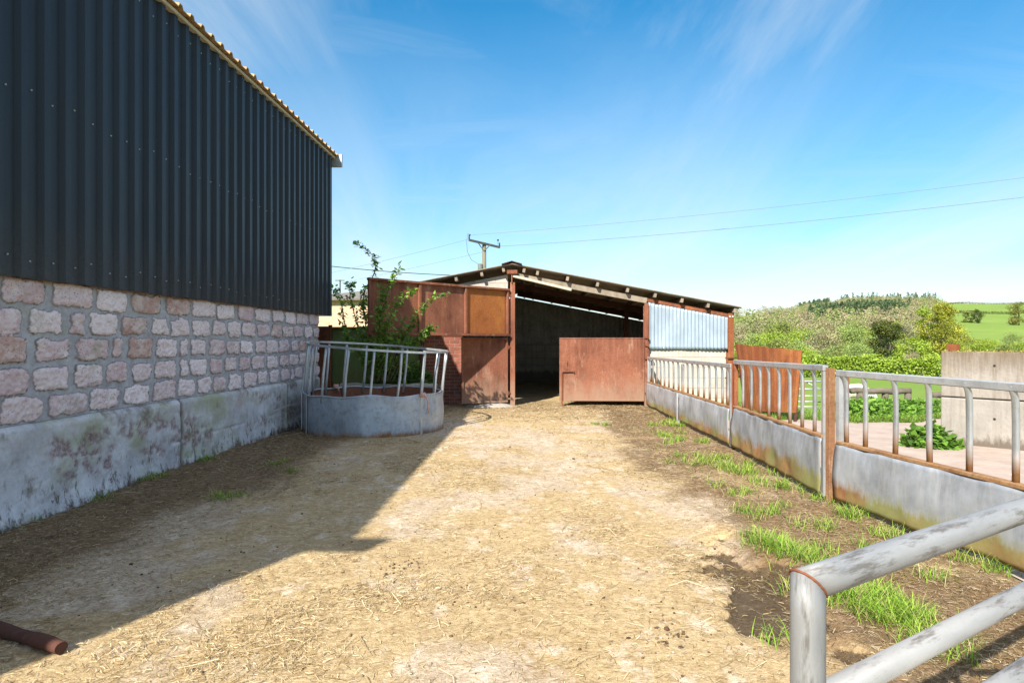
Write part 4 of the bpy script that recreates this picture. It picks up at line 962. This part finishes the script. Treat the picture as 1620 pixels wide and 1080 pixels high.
# ------------------------------------------------------------------ right hand background objects
rs=thing('rusty_steel_gate','big rusty steel sheeted gate leaning open beyond the middle barrier','gate',(0,0,0))
A=Vector((wx(1163,12.5),12.5,0));B=Vector((wx(1268,11.1),11.1,0)); zA0,zA1=wz(649,12.5),wz(544,12.5); zB0,zB1=wz(653,11.1),wz(554,11.1)
A2=Vector((wx(1178,12.5),12.5,0)); B2=Vector((wx(1259,11.1),11.1,0))
nrm=Vector((B.y-A.y,-(B.x-A.x),0)).normalized(); m=26; mb=MB(); V=[]
for i in range(m+1):
    t=i/m; rip=.006*math.sin(i*2.1)
    bt=A2.lerp(B2,t);tp=A.lerp(B,t)
    V+=[(bt.x+nrm.x*rip,bt.y+nrm.y*rip,zA0+(zB0-zA0)*t),(tp.x+nrm.x*rip,tp.y+nrm.y*rip,zA1+(zB1-zA1)*t+.006*math.sin(i*1.7))]
fs=[(2*i,2*i+2,2*i+3,2*i+1) for i in range(m)]; mb.add(V,fs); o_=len(V); mb.add([(x-nrm.x*.006,y-nrm.y*.006,z) for x,y,z in V],[f[::-1] for f in fs])
mb.f+=[(2*i+1,2*i+3,o_+2*i+3,o_+2*i+1) for i in range(m)]+[(0,1,o_+1,o_),(2*m,o_+2*m,o_+2*m+1,2*m+1)]
mb.build('sheet_panel',RUSTO,rs,False,False)
def lerp3(t,u): 
    bt=A2.lerp(B2,t);tp=A.lerp(B,t); z0_=zA0+(zB0-zA0)*t; z1_=zA1+(zB1-zA1)*t
    return Vector((bt.x+(tp.x-bt.x)*u,bt.y+(tp.y-bt.y)*u,z0_+(z1_-z0_)*u))-nrm*.03
for u in (.06,.5,.93):
    mb=MB(); mb.beam(lerp3(.01,u),lerp3(.99,u),.04,.04); mb.build('frame_rail',RUSTD,rs)
mb=MB(); mb.beam(lerp3(.02,.02)+Vector((0,0,-.15)),lerp3(.02,.98),.05,.05); mb.build('frame_stile',RUSTD,rs); mb=MB(); mb.beam(lerp3(.975,-.25),lerp3(.975,.98),.04,.04); mb.build('frame_stile',RUSTD,rs)

# concrete panel wall
cd=Vector((.63,-.777,0)); cw=thing('concrete_panel_wall','stained grey concrete panel wall with a dark horizontal joint','wall',(6.02,8.88,0),math.atan2(cd.y,cd.x))
PAN=concrete('panel_concrete',(.22,.20,.175),(.38,.35,.31),(.14,.11,.08),(.44,.40,.30),top=1.32,base=.02,streaks=.75)
PAN2=concrete('panel_concrete_low',(.25,.23,.205),(.39,.365,.33),(.15,.125,.095),(.40,.37,.24),base=.05,streaks=.45)
zc1=wz(555.5,8.88); zg=wz(627,8.88)
for z0_,z1_,mt in ((-.12,zg-.008,PAN2),(zg+.006,zc1,PAN)):
    nx_=120;V=[]
    mb=MB(); mb.box((0,0,z0_),(4.4,.14,z1_),None,.012); o=mb.build('concrete_panel',mt,cw)
    z_c=(z0_+z1_)/2+.05
    for x in (.62,2.2,3.8):
        mb=MB(); mb.tube([(x,-.004,z_c+.08),(x,.01,z_c+.08)],.016,10); mb.build('fixing_hole',plain('hole_dark',(.03,.025,.02),.2,.9) if 'hole_dark' not in bpy.data.materials else bpy.data.materials['hole_dark'],o)
mb=MB(); mb.box((.01,.04,zg-.01),(4.39,.12,zg+.008)); mb.build('joint_packing',plain('joint_dark',(.06,.05,.04),.2,.95),cw)
mb=MB(); mb.box((.03,.145,-.1),(.16,.155,zc1+.10)); mb.box((.03,.25,-.1),(.16,.26,zc1+.10)); mb.box((.09,.155,-.1),(.10,.25,zc1+.10)); mb.build('steel_post',RUSTO,cw)
V,Q,C=leafmass('m',0,0,0,4.4,.05,.05,900,.03,[(.34,.28,.06),(.25,.20,.06),(.18,.15,.06)],8)
r=np.random.default_rng(4); n=1800; P=np.stack([r.random(n)*4.38,r.random(n)*.13+.005,zc1+r.random(n)*.012*fbm(r.random(n)*9,r.random(n),3)],-1)
V,Q,C=leaves(P,r.uniform(.012,.03,n),cmix(r,n,[(.36,.30,.07),(.28,.23,.08),(.2,.17,.07)],.2),r,np.tile([[0,0,1.]],(n,1)),.8)
o=npmesh('moss_cap',V,Q,ATTR,cw,False,C); o['kind']='stuff'
# weeds
def weed(label,px,py,w_,h_,n,ls,cols,seed,name='weed_clump',ry=None):
    cy=1420/(py-540); cx=wx(px,cy); V,Q,C=leafmass(name,0,0,0,w_,ry or w_*.7,h_,n,ls,cols,seed); o=npmesh(name,V,Q,LEAF,None,False,C); o.location=(cx,cy,.0); return tag(o,label,'plant')
weed('broad leaved dock clump at the foot of the concrete wall',1472,706,.36,.30,850,.11,[(.11,.24,.03),(.16,.32,.04),(.07,.15,.025)],3)
# nettle bed
n=11000; r=np.random.default_rng(6); x=r.uniform(6.3,11.5,n); e=ap_edge(x); y=e+.15+r.random(n)*1.7
hh=(.08+.17*ss(y-e,.15,.7))*(.6+.8*fbm(x*2.2,y*2.2,7,3)); z=terr(x,y)+hh*r.random(n)**.5
V,Q,C=leaves(np.stack([x,y,z],-1),r.uniform(.05,.12,n),cmix(r,n,[(.11,.25,.03),(.17,.33,.04),(.08,.17,.025),(.22,.38,.06)],.2),r,np.tile([[0,0,1.]],(n,1)),.65,.15)
tag(npmesh('nettle_bed',V,Q,LEAF,None,False,C),'low bed of bright green nettles along the edge of the pink concrete','nettles',kind='stuff')
# grass verge blades
n=26000; x=r.uniform(3.2,11.8,n); e=ap_edge(x); y=e-.12+r.random(n)**1.5*4.5; keep=(y<e+.9)|(x<6.2)|(r.random(n)<.5); x=x[keep];y=y[keep];n=len(x)
k=(x<wx(1163,11)+.3)&(y>11.2); x=x[~k];y=y[~k];n=len(x)
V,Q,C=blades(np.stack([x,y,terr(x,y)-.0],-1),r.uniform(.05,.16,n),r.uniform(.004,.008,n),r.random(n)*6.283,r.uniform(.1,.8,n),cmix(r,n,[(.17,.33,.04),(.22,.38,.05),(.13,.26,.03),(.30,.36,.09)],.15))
tag(npmesh('verge_grass',V,Q,LEAF,None,False,C),'rough green grass verge behind the pink concrete','grass',kind='stuff')
# galvanised small gate in the field edge
gy_=16.0; xa,xb=wx(1255,gy_),wx(1325,gy_); zt,zbm=wz(603,gy_),wz(657,gy_)
fg=thing('small_field_gate','small galvanised tube gate with a rusty post standing in the grass','gate',(xa,gy_,0))
Wg=xb-xa
for i,py in enumerate((603,615,626,635,643,650,657)):
    zz=wz(py,gy_); mb=MB(); mb.tube([(0,0,zz),(Wg,0,zz)],.021 if i in(0,6) else .014,8); mb.build('rail',GALVT,fg,True)
for x in (0,Wg): 
    mb=MB(); mb.tube([(x,0,zbm-.02),(x,0,zt+.01)],.021,8); mb.build('stile',GALVT,fg,True)
mb=MB(); mb.tube([(.3,.03,zt),(Wg*.95,.03,wz(627,gy_))],.014,8); mb.build('brace',GALVT,fg,True)
steelpost('thin rusty stake standing beside the small galvanised gate',wx(1271,15.9),15.9,.05,wz(602,15.9),RUST)
# timber rail fence
ry=15.2
def railfence(label,pxa,pxb,pyt,posts,Y):
    f=thing('timber_rail_fence',label,'fence',(wx(pxa,Y),Y,gz(wx(pxa,Y),Y)))
    zt=wz(pyt,Y)-f.location.z; L_=wx(pxb,Y)-wx(pxa,Y)
    mb=MB(); pts=[(L_*i/12,.02*math.sin(i*.8),zt+.012*math.sin(i*1.3)-.012*i/12) for i in range(13)]; mb.tube(pts,[.075-.004*math.sin(i*1.9) for i in range(13)],10); mb.build('top_rail',TIMBG,f,True)
    for p in posts:
        x=wx(p,Y)-wx(pxa,Y); mb=MB(); mb.tube([(x,.02,-.1),(x+.02,.02,zt-.05)],[.085,.075],10); mb.build('fence_post',TIMBG,f,True)
    mb=MB(); mb.tube([(-.2,-.12,wz(640,Y)-f.location.z),(L_+.6,-.12,wz(642,Y)-f.location.z)],.05,8); mb.build('bottom_rail',TIMBG,f,True)
railfence('low weathered timber rail fence on three posts behind the nettles',1346,1440,618,(1360,1400,1436),ry)
railfence('short timber rail fence running in behind the concrete panel wall',1475,1560,625,(1476,1540),ry-.3)
# sheep
shp=thing('sheep','white sheep grazing in the green field behind the timber rail','sheep',(wx(1356,17.6),17.6,gz(wx(1356,17.6),17.6)),.15)
def skinbody(edges,verts,name,mat,parent,sub=2):
    me=bpy.data.meshes.new(name); me.from_pydata([v[:3] for v in verts],edges,[]); o=bpy.data.objects.new(name,me); COL.objects.link(o)
    o.modifiers.new('skin','SKIN'); 
    for i,v in enumerate(verts): me.skin_vertices[0].data[i].radius=(v[3],v[4] if len(v)>4 else v[3])
    me.skin_vertices[0].data[0].use_root=True
    sb=o.modifiers.new('sub','SUBSURF'); sb.levels=sb.render_levels=sub
    dg=bpy.context.evaluated_depsgraph_get(); m2=bpy.data.meshes.new_from_object(o.evaluated_get(dg)); bpy.data.objects.remove(o)
    return link(name,m2,mat,parent,True)
WOOL=MT('wool'); f1=WOOL.noise(16,5,.7); WOOL.set(WOOL.mix(f1,(.58,.53,.46),(.80,.77,.70)),.95,0,.1); WOOL.bump(f1,.8,.04); WOOL=WOOL.m
# standing, head down: body along x, head at +x
vs=[(-.42,0,.60,.19),(-.2,0,.64,.235),(.1,0,.64,.24),(.36,0,.62,.19),(.52,0,.52,.11),(.64,0,.32,.075),(.74,0,.14,.055),(.80,0,.07,.035),
    (-.40,.12,.42,.10),(-.36,.12,.26,.045),(-.44,.12,.14,.03),(-.42,.12,.0,.028),(-.40,-.12,.42,.10),(-.36,-.12,.26,.045),(-.44,-.12,.14,.03),(-.42,-.12,.0,.028),
    (.32,.11,.40,.075),(.33,.11,.22,.038),(.32,.11,.0,.027),(.32,-.11,.40,.075),(.33,-.11,.22,.038),(.32,-.11,.0,.027),(-.6,0,.58,.05),(-.66,0,.42,.035)]
ed=[(1,0),(1,2),(2,3),(3,4),(4,5),(5,6),(6,7),(0,8),(8,9),(9,10),(10,11),(0,12),(12,13),(13,14),(14,15),(3,16),(16,17),(17,18),(3,19),(19,20),(20,21),(0,22),(22,23)]
perm=[1,0]+list(range(2,len(vs))); inv={p:i for i,p in enumerate(perm)}
skinbody([(inv[a],inv[b]) for a,b in ed],[vs[p] for p in perm],'body',WOOL,shp)
for s_ in (-1,1):
    mb=MB(); mb.tube([(.60,.05*s_,.36),(.60,.12*s_,.37),(.60,.16*s_,.34)],[.02,.03,.008],7,True,.5); mb.build('ear',WOOL,shp,True)
shp.scale=(.92,.92,.92)

# ------------------------------------------------------------------ far left background : brick building, poles, wires
by=26.0; bb=thing('brick_outbuilding','sunlit pale brick outbuilding with a low grey slate roof behind the saplings','building',(wx(470,by),by,0))
xr=wx(640,by)-wx(470,by); ze=wz(473,by)
BRL=MT('pale_brick'); bt=BRL.n('ShaderNodeTexBrick'); BRL.L(BRL.map((1,1,1),(0,0,0),(math.pi/2,0,0)),bt.inputs['Vector']); bt.inputs['Scale'].default_value=1.0
for k_,v_ in (('Color1',(.50,.30,.18,1)),('Color2',(.60,.40,.26,1)),('Mortar',(.5,.42,.34,1))): bt.inputs[k_].default_value=v_
bt.inputs['Brick Width'].default_value=.23; bt.inputs['Row Height'].default_value=.076; bt.inputs['Mortar Size'].default_value=.010
f1=BRL.noise(3,6,.7); BRL.set(BRL.mix(BRL.ramp(f1,[(.4,0),(.7,.6)]),bt.outputs[0],(.56,.44,.33)),.9,0,.2); BRL=BRL.m
mb=MB(); mb.box((0,0,-.1),(xr,.25,ze)); mb.box((0,.25,-.1),(.25,6,ze)); mb.box((xr-.25,.25,-.1),(xr,6,ze)); mb.box((.25,5.75,-.1),(xr-.25,6,ze)); mb.build('wall',BRL,bb)
mb=MB(); zr_=ze+.55; V=[(-.0,-.25,ze-.06),(xr+.3,-.25,ze-.06),(xr+.3,3.1,zr_),(2.2,3.1,zr_),(-.0,6.3,ze-.06),(xr+.3,6.3,ze-.06)]
mb.add([(x,y,z+.07) for x,y,z in V]+V,[(0,1,2,3),(3,2,5,4),(0,3,4),(6,9,8,7),(9,10,11,8),(6,10,9),(0,6,7,1),(1,7,8,2),(2,8,11,5),(5,11,10,4),(4,10,6,0)])
mb.build('roof',plain('slate',(.17,.15,.14),.4,.8,0,7,(1,3,1)),bb)
pole=thing('utility_pole','wooden utility pole with a tilted crossarm and transformer behind the shed roof','utility pole',(wx(766,40),40,0))
ptop=wz(384,40); mb=MB(); mb.tube([(0,0,-.1),(0,0,ptop*.5),(0,0,ptop)],[.17,.15,.125],14); mb.build('pole_shaft',plain('pole_wood',(.15,.135,.09),.3,.9,0,5,(1,1,.15)),pole,True)
E0=Vector((wx(743,40)-pole.location.x,-.6,wz(382.5,40)));E1=Vector((wx(790,39)-pole.location.x,.6,wz(389.5,40)))
mb=MB(); mb.beam(E0+Vector((0,-.14,0)),E1+Vector((0,-.14,0)),.10,.13); mb.build('crossarm',plain('dark_arm',(.07,.07,.065),.3,.8),pole)
for s_ in (E0,E1):
    mb=MB(); mid=s_*.42; mid.z=ptop*.0+ (s_.z*.42+(E0.z+E1.z)/2*.58); mb.beam(Vector((mid.x,-.16,mid.z)),Vector((0,-.14,ptop-.55)),.03,.05); mb.build('arm_brace',bpy.data.materials['dark_arm'],pole)
dk=plain('dark_insulator',(.035,.03,.028),.3,.4)
for s_ in (E0*.98,E1*.98):
    c_=Vector((s_.x,s_.y-.14,(E0 if s_.x<0 else E1).z)); mb=MB(); mb.tube([c_+Vector((0,0,z)) for z in (.06,.12,.18,.24,.30)],[.03,.055,.035,.055,.02],10); mb.build('insulator',dk,pole,True)
for s_,dx in ((Vector((wx(743.5,40)-pole.location.x,-.3,wz(373,40))),0),(Vector((wx(788,40)-pole.location.x,-.3,wz(381,40))),0)):
    mb=MB(); mb.tube([s_+Vector((0,0,-.05)),s_,s_+Vector((0,0,.05))],[.05,.07,.04],8); mb.tube([s_+Vector((0,0,-.30)),s_+Vector((0,0,-.04))],.012,5); mb.build('arrester',dk,pole,True)
zt=wz(423,40); mb=MB(); mb.tube([(-.24,-.12,zt-.55),(-.24,-.12,zt-.5),(-.24,-.12,zt+.18),(-.24,-.12,zt+.22)],[.10,.16,.16,.08],12); mb.build('transformer',plain('grey_tank',(.12,.13,.13),.2,.6),pole,True)
mb=MB(); a=Vector((E0.x-.12,-.3,wz(372,40)));
mb.tube([a+Vector((.1,0,.05)),a,a+Vector((-.05,0,-.5)),a+Vector((.0,0,-1.1)),a+Vector((.25,.05,-1.6)),Vector((-.36,-.12,zt+.2))],.011,5); mb.build('jumper_wire',dk,pole,True)
def wire(label,a,b,sag,r,mat):
    a=Vector(a);b=Vector(b); mb=MB(); mb.tube([a.lerp(b,i/40)-Vector((0,0,sag*4*(i/40)*(1-i/40))) for i in range(41)],r,5); o=mb.build('overhead_wire',mat,None,True); tag(o,label,'wire','overhead wires'); return o
WM=plain('wire_grey',(.16,.17,.18),.1,.6,0,5,bump=0)
PL=pole.location
wire('upper thin overhead wire crossing the sky right of the pole',PL+E0+Vector((.1,-.14,.3)),(wx(1720,30),30,wz(268,30)),.25,.010,WM)
wire('lower overhead wire crossing the sky right of the pole',PL+E1+Vector((0,-.14,.06)),(wx(1720,30),30,wz(300,30)),.25,.013,WM)
wire('upper overhead wire running left from the crossarm',PL+E0+Vector((0,-.14,.05)),(wx(440,38),38,wz(449,38)),.1,.009,WM)
wire('lower overhead wire running left from the crossarm',PL+E1+Vector((-.9,-.14,-.25)),(wx(440,38),38,wz(466,38)),.1,.008,WM)
wire('thick dark twisted service cable hanging low left of the pole',(PL.x,PL.y,wz(437,40)),(wx(440,38),38,wz(411,38)),.18,.024,dk)
p2=thing('utility_pole','small distant utility pole with a short crossarm at the barn corner','utility pole',(wx(538,95),95,0)); h_=wz(443.5,95)
mb=MB(); mb.tube([(0,0,-.1),(0,0,h_+.1)],[.15,.11],8); mb.build('pole_shaft',bpy.data.materials['dark_arm'],p2,True)
mb=MB(); mb.box((-.7,-.16,h_-.08),(.7,-.06,h_+.04)); mb.build('crossarm',bpy.data.materials['dark_arm'],p2)

# ------------------------------------------------------------------ trees
def tree_mesh(seed,h,wd,n,ls,cols,kind='round',trunkfrac=.25):
    """returns (crown mesh arrays, trunk MB) standing at the origin"""
    r=np.random.default_rng(seed); rr=random.Random(seed); tb=MB()
    clumps=[]
    if kind=='conifer':
        tb.tube([(0,0,0),(0,0,h*.5),(0,0,h*.97)],[h*.022,h*.014,h*.003],7)
        for i in range(34):
            u=rr.random()**.8; z=h*(.08+.9*u); rad=wd*.5*(1-u)**.8; a=rr.random()*6.283; q_=rad*rr.uniform(.35,1.0)
            clumps.append((math.cos(a)*q_,math.sin(a)*q_,z,wd*.13*(1.2-u*.7)))
    else:
        tb.tube([(0,0,-.1),(rr.uniform(-.1,.1)*wd*.3,0,h*trunkfrac),(0,0,h*.62)],[h*.024,h*.018,h*.006],8)
        m=(26 if kind!='bush' else 24) if n<6000 else 60
        for i in range(m):
            a=rr.random()*6.283; u=rr.random(); z=h*(trunkfrac*.8+(1-trunkfrac*.8)*u) if kind!='bush' else h*(.08+.86*u)
            prof=math.sin(min(1,(u*.92+.10))*math.pi)**.55 if kind!='bush' else (1-u**2.4)**.5
            q_=wd*.5*prof*math.sqrt(rr.random())*.92
            x,y=math.cos(a)*q_,math.sin(a)*q_; s=wd*rr.uniform(.10,.19); clumps.append((x,y,z-s*.3,s))
            if rr.random()<.55:
                z0=h*trunkfrac*rr.uniform(.6,1.6); tb.tube([(0,0,min(z0,h*.55)),(x*.45,y*.45,(z0+z)/2),(x*.95,y*.95,z)],[h*.009,h*.006,h*.002],5)
    cl=np.array(clumps); wgt=cl[:,3]**2; idx=r.choice(len(cl),n,p=wgt/wgt.sum())
    d=r.normal(size=(n,3)); d/=np.linalg.norm(d,axis=1)[:,None]; rad=cl[idx,3]*r.random(n)**.45
    P=cl[idx,:3]+d*rad[:,None]*np.array([1.15,1.15,.85]); P[:,2]=np.maximum(P[:,2],.03*h)
    base=np.array(cols)[r.integers(0,len(cols),len(cl))]*(1+r.normal(size=(len(cl),1))*.16); C=np.clip(base[idx]*(1+r.normal(size=(n,1))*.10),.01,.8)
    V,Q,CC=leaves(P,r.uniform(.6,1.3,n)*ls,C,r,d,.75 if kind!='conifer' else .4)
    return V,Q,CC,tb
def tree(name,label,cat,x,y,h,wd,n,ls,cols,seed,kind='round',group=None,tf=.25):
    o=thing(name,label,cat,(x,y,gz(x,y)-.05),seed*1.3,group)
    V,Q,C,tb=tree_mesh(seed,h,wd,n,ls,cols,kind,tf)
    tb.build('trunk',BARK,o,True); npmesh('crown',V,Q,LEAFD,o,False,C); return o
GY=[(.25,.345,.04),(.31,.40,.05),(.19,.27,.03)]; OL=[(.20,.25,.06),(.25,.285,.08),(.16,.20,.05)]; BR=[(.34,.29,.18),(.29,.24,.14),(.36,.33,.18)]; DK=[(.055,.085,.025),(.08,.11,.03),(.11,.14,.035)]; PG=[(.27,.35,.10),(.32,.40,.13),(.22,.29,.075)]; BG=[(.24,.36,.03),(.31,.43,.04),(.17,.26,.025),(.26,.33,.06)]
def at(px,Y): return wx(px,Y),Y
# hedge
hd_=thing('hedge','bright yellow green clipped hedge along the far side of the field','hedge',(0,0,0))
n=42000; r=np.random.default_rng(17); x=r.uniform(13,42,n); y=40+r.normal(size=n)*.55+.04*(x-20); top=1.2+.9*(fbm(x*.7,x*0,5,4)-.45)+.5*(fbm(x*2.5,y*2,6,2)-.5); zz=r.random(n)**.6*top
keep=(np.abs(y-40-.04*(x-20))<(.9*np.sqrt(np.clip(1-(zz/top)**3,0,1))+.1)); x,y,zz=x[keep],y[keep],zz[keep]; n=len(x)
lum=.7+.6*fbm(x*1.3,zz*2,9,3)
V,Q,C=leaves(np.stack([x,y,terr(x,y)+zz],-1),r.uniform(.09,.2,n),cmix(r,n,BG,.16)*lum[:,None],r,np.stack([0*x,-.5+0*x,.8+0*x],-1),.7)
npmesh('foliage',V,Q,LEAFD,hd_,False,C)
mb=MB(); rr=random.Random(2)
for i in range(60):
    xx=13.2+i*.48; y_=40+.04*(xx-20); z_=gz(xx,y_); mb.tube([(xx,y_,z_-.1),(xx+rr.uniform(-.2,.2),y_+rr.uniform(-.2,.2),z_+.9)],[.035,.012],5)
mb.build('stem',BARK,hd_,True)
tree('evergreen_tree','dark ivy clad evergreen tree standing tallest left of the pale bare tree','tree',*at(1402,72),7.4,4.4,13000,.17,[(.05,.075,.02),(.08,.10,.025),(.12,.135,.03),(.035,.055,.015)],41,'bush',tf=.05)
tree('tall_tree','tall yellow green tree rising above the thicket behind the concrete wall','tree',*at(1490,84),9.3,5.6,14000,.18,[(.30,.31,.03),(.36,.36,.05),(.24,.25,.03)],42,'round',tf=.2)
tree('tall_tree','slender yellow green tree just left of the tallest tree','tree',*at(1463,88),9.2,3.6,7000,.2,GY,43,'round',tf=.2)
tree('bare_tree','pale greyish half bare tree between the dark evergreen and the tall yellow green tree','tree',*at(1437,74),6.8,3.8,3200,.15,[(.33,.31,.20),(.27,.26,.14),(.24,.28,.08)],44,'round',tf=.2)
tree('bush','bright green bush below the dark evergreen above the hedge','bush',*at(1450,62),4.3,4.2,4500,.17,GY,45,'bush')
PR={}
def proto(key,*a): PR[key]=a
kinds={'pale':('pale_green_bush','pale green willow bush in the thicket beyond the hedge',PG,'bush',4.6,5.2),
       'olive':('olive_bush','olive green bush in the thicket beyond the hedge',OL,'bush',4.2,5.0),
       'yellow':('yellow_green_bush','yellow green bush in the thicket beyond the hedge',GY,'bush',4.2,5.0),
       'brown':('bare_tree','brownish half bare tree in the thicket beyond the hedge',BR,'round',6.0,5.0)}
made={}; rr=random.Random(99)
rows=[(48,2.2,(1130,1720),50),(58,3.2,(1130,1720),44),(74,4.9,(1130,1720),42),(92,6.0,(1130,1720),40),(114,7.0,(1140,1720),40),(140,7.6,(1140,1720),44)]
for (Yr,hh,(pa,pb),stp) in rows:
    px=pa+rr.uniform(0,20)
    while px<pb:
        k=rr.choices(['pale','olive','yellow','brown'],[.36,.22,.32,.10])[0]
        nm,lab,cols,kd,h0_,w0_=kinds[k]; y_=Yr+rr.uniform(-4,4); x_=wx(px,y_)
        if k not in made: o=tree(nm,lab,'tree' if kd=='round' else 'bush',x_,y_,h0_,w0_,8500,.14,cols,60+len(made),kd,nm.replace('_',' ')+' thicket beyond the hedge',.2); made[k]=o
        else: o=copy_tree(made[k])
        s_=hh/h0_*rr.uniform(.72,1.12)*(.62 if (px>1500 and Yr>70) else 1)*(.75 if px<1225 and Yr>100 else 1)*(.6 if 1365<px<1535 and Yr<80 else 1)*(1.1 if k=='brown' else 1); o.location=(x_,y_,gz(x_,y_)-.1); o.rotation_euler=(0,0,rr.random()*6.28); o.scale=(s_*rr.uniform(.95,1.3),s_*1.1,s_)
        px+=stp*rr.uniform(.6,1.15)*(60/Yr)**.35
# far wood on the hill (one mass) and its conifers
def mass(name,label,cat,pts,hs,per,ls,cols,seed,con=False,mat=None):
    r=np.random.default_rng(seed); n=len(pts); P=np.repeat(pts,per,0); H=np.repeat(hs,per)
    u=r.random(n*per); a=r.random(n*per)*6.283; pr_=(np.sin(np.clip(u*.85+.14,0,1)*math.pi)**.6 if not con else (1-u)**.8)
    q_=H*(.36 if not con else .20)*pr_*np.sqrt(r.random(n*per)); lump=1+.25*np.sin(a*3+P[:,0])
    P=P+np.stack([np.cos(a)*q_*lump,np.sin(a)*q_*lump,H*(.12+.88*u)],-1)
    base=np.array(cols)[r.integers(0,len(cols),n)]*(1+r.normal(size=(n,1))*.18); C=np.clip(np.repeat(base,per,0)*(1+r.normal(size=(n*per,1))*.09),.01,.8)
    V,Q,CC=leaves(P,r.uniform(.7,1.3,n*per)*ls,C,r,np.stack([np.cos(a),np.sin(a),.5+0*a],-1),.8)
    return tag(npmesh(name,V,Q,LEAFD,None,False,CC),label,cat,None,'stuff')
def hill(n,pa,pb,da,db,cond=None,seed=0):
    r=np.random.default_rng(seed); px=r.uniform(pa,pb,n); D=r.uniform(da**1.5,db**1.5,n)**(1/1.5); x=(px-810)/1000*D
    k=np.ones(n,bool) if cond is None else cond(px,D); x=x[k];D=D[k]; return np.stack([x,D,terr(x,D)-.2],-1)
edge=lambda px,D:~((px>1272)&(px<1415)&(D>255)&(D<350))&(px>1215+40*np.sin(D/60))&(px<1487+8*np.sin(D/25))
p=hill(1500,1205,1500,150,705,edge,1); r=np.random.default_rng(2)
mass('hillside_wood','brown and olive bare wood covering the hillside','wood',p,r.uniform(6,10.5,len(p)),130,.55,[(.29,.23,.15),(.33,.265,.175),(.25,.26,.11),(.22,.27,.085),(.30,.28,.15),(.20,.25,.07)],5)
p=hill(300,1280,1410,285,345,None,3); p2_=hill(150,1262,1312,600,690,None,4); p3_=hill(60,1395,1440,300,400,None,8); p=np.concatenate([p,p2_,p3_])
mass('conifer_plantation','dark green conifers in belts across the hillside wood','wood',p,r.uniform(8,12,len(p)),130,.75,[(.08,.13,.06),(.11,.16,.075),(.065,.10,.05)],6,True)
p=hill(110,1330,1482,690,715,None,9); mass('ridge_trees','thin line of tall dark trees along the top of the hill','trees',p,r.uniform(8,14,len(p)),90,.9,[(.12,.15,.07),(.09,.12,.05)],7,True)
pl=np.concatenate([hill(60,1150,1262,560,705,lambda a,b:(b>660)|(np.sin(a*.19)>.86),10),hill(34,1150,1215,240,300,None,14)]); mass('far_trees','scattered hedgerow trees round the small green field left of the wood','trees',pl,r.uniform(6,11,len(pl)),85,.8,[(.26,.23,.13),(.22,.25,.09),(.28,.27,.15)],8)
x_=np.arange(1490,1720,1.0); hp=[]
for k,D_ in ((0,470.),(1,690.)):
    for a in x_: hp.append(((a-810)/1000*D_,D_+8*math.sin(a/20),0))
hp=np.array(hp); hp[:,2]=terr(hp[:,0],hp[:,1])-.2; mass('far_hedgerows','thin dark hedgerows dividing the far green hill fields','hedge',hp,np.full(len(hp),2.0),14,.7,[(.12,.16,.05),(.16,.17,.06)],9)
tree('field_tree','single round dark tree on the far green hillside','tree',*at(1546,330),7.5,6.5,1600,.5,DK,71,'bush')
tree('field_tree','olive tree next to the round dark tree on the far green hillside','tree',*at(1529,335),6.5,6.0,1400,.5,OL,72,'bush')
tree('field_tree','broad olive tree at the right edge of the far green hillside','tree',*at(1612,280),11,10,2600,.5,[(.22,.22,.05),(.17,.18,.04)],73,'bush')
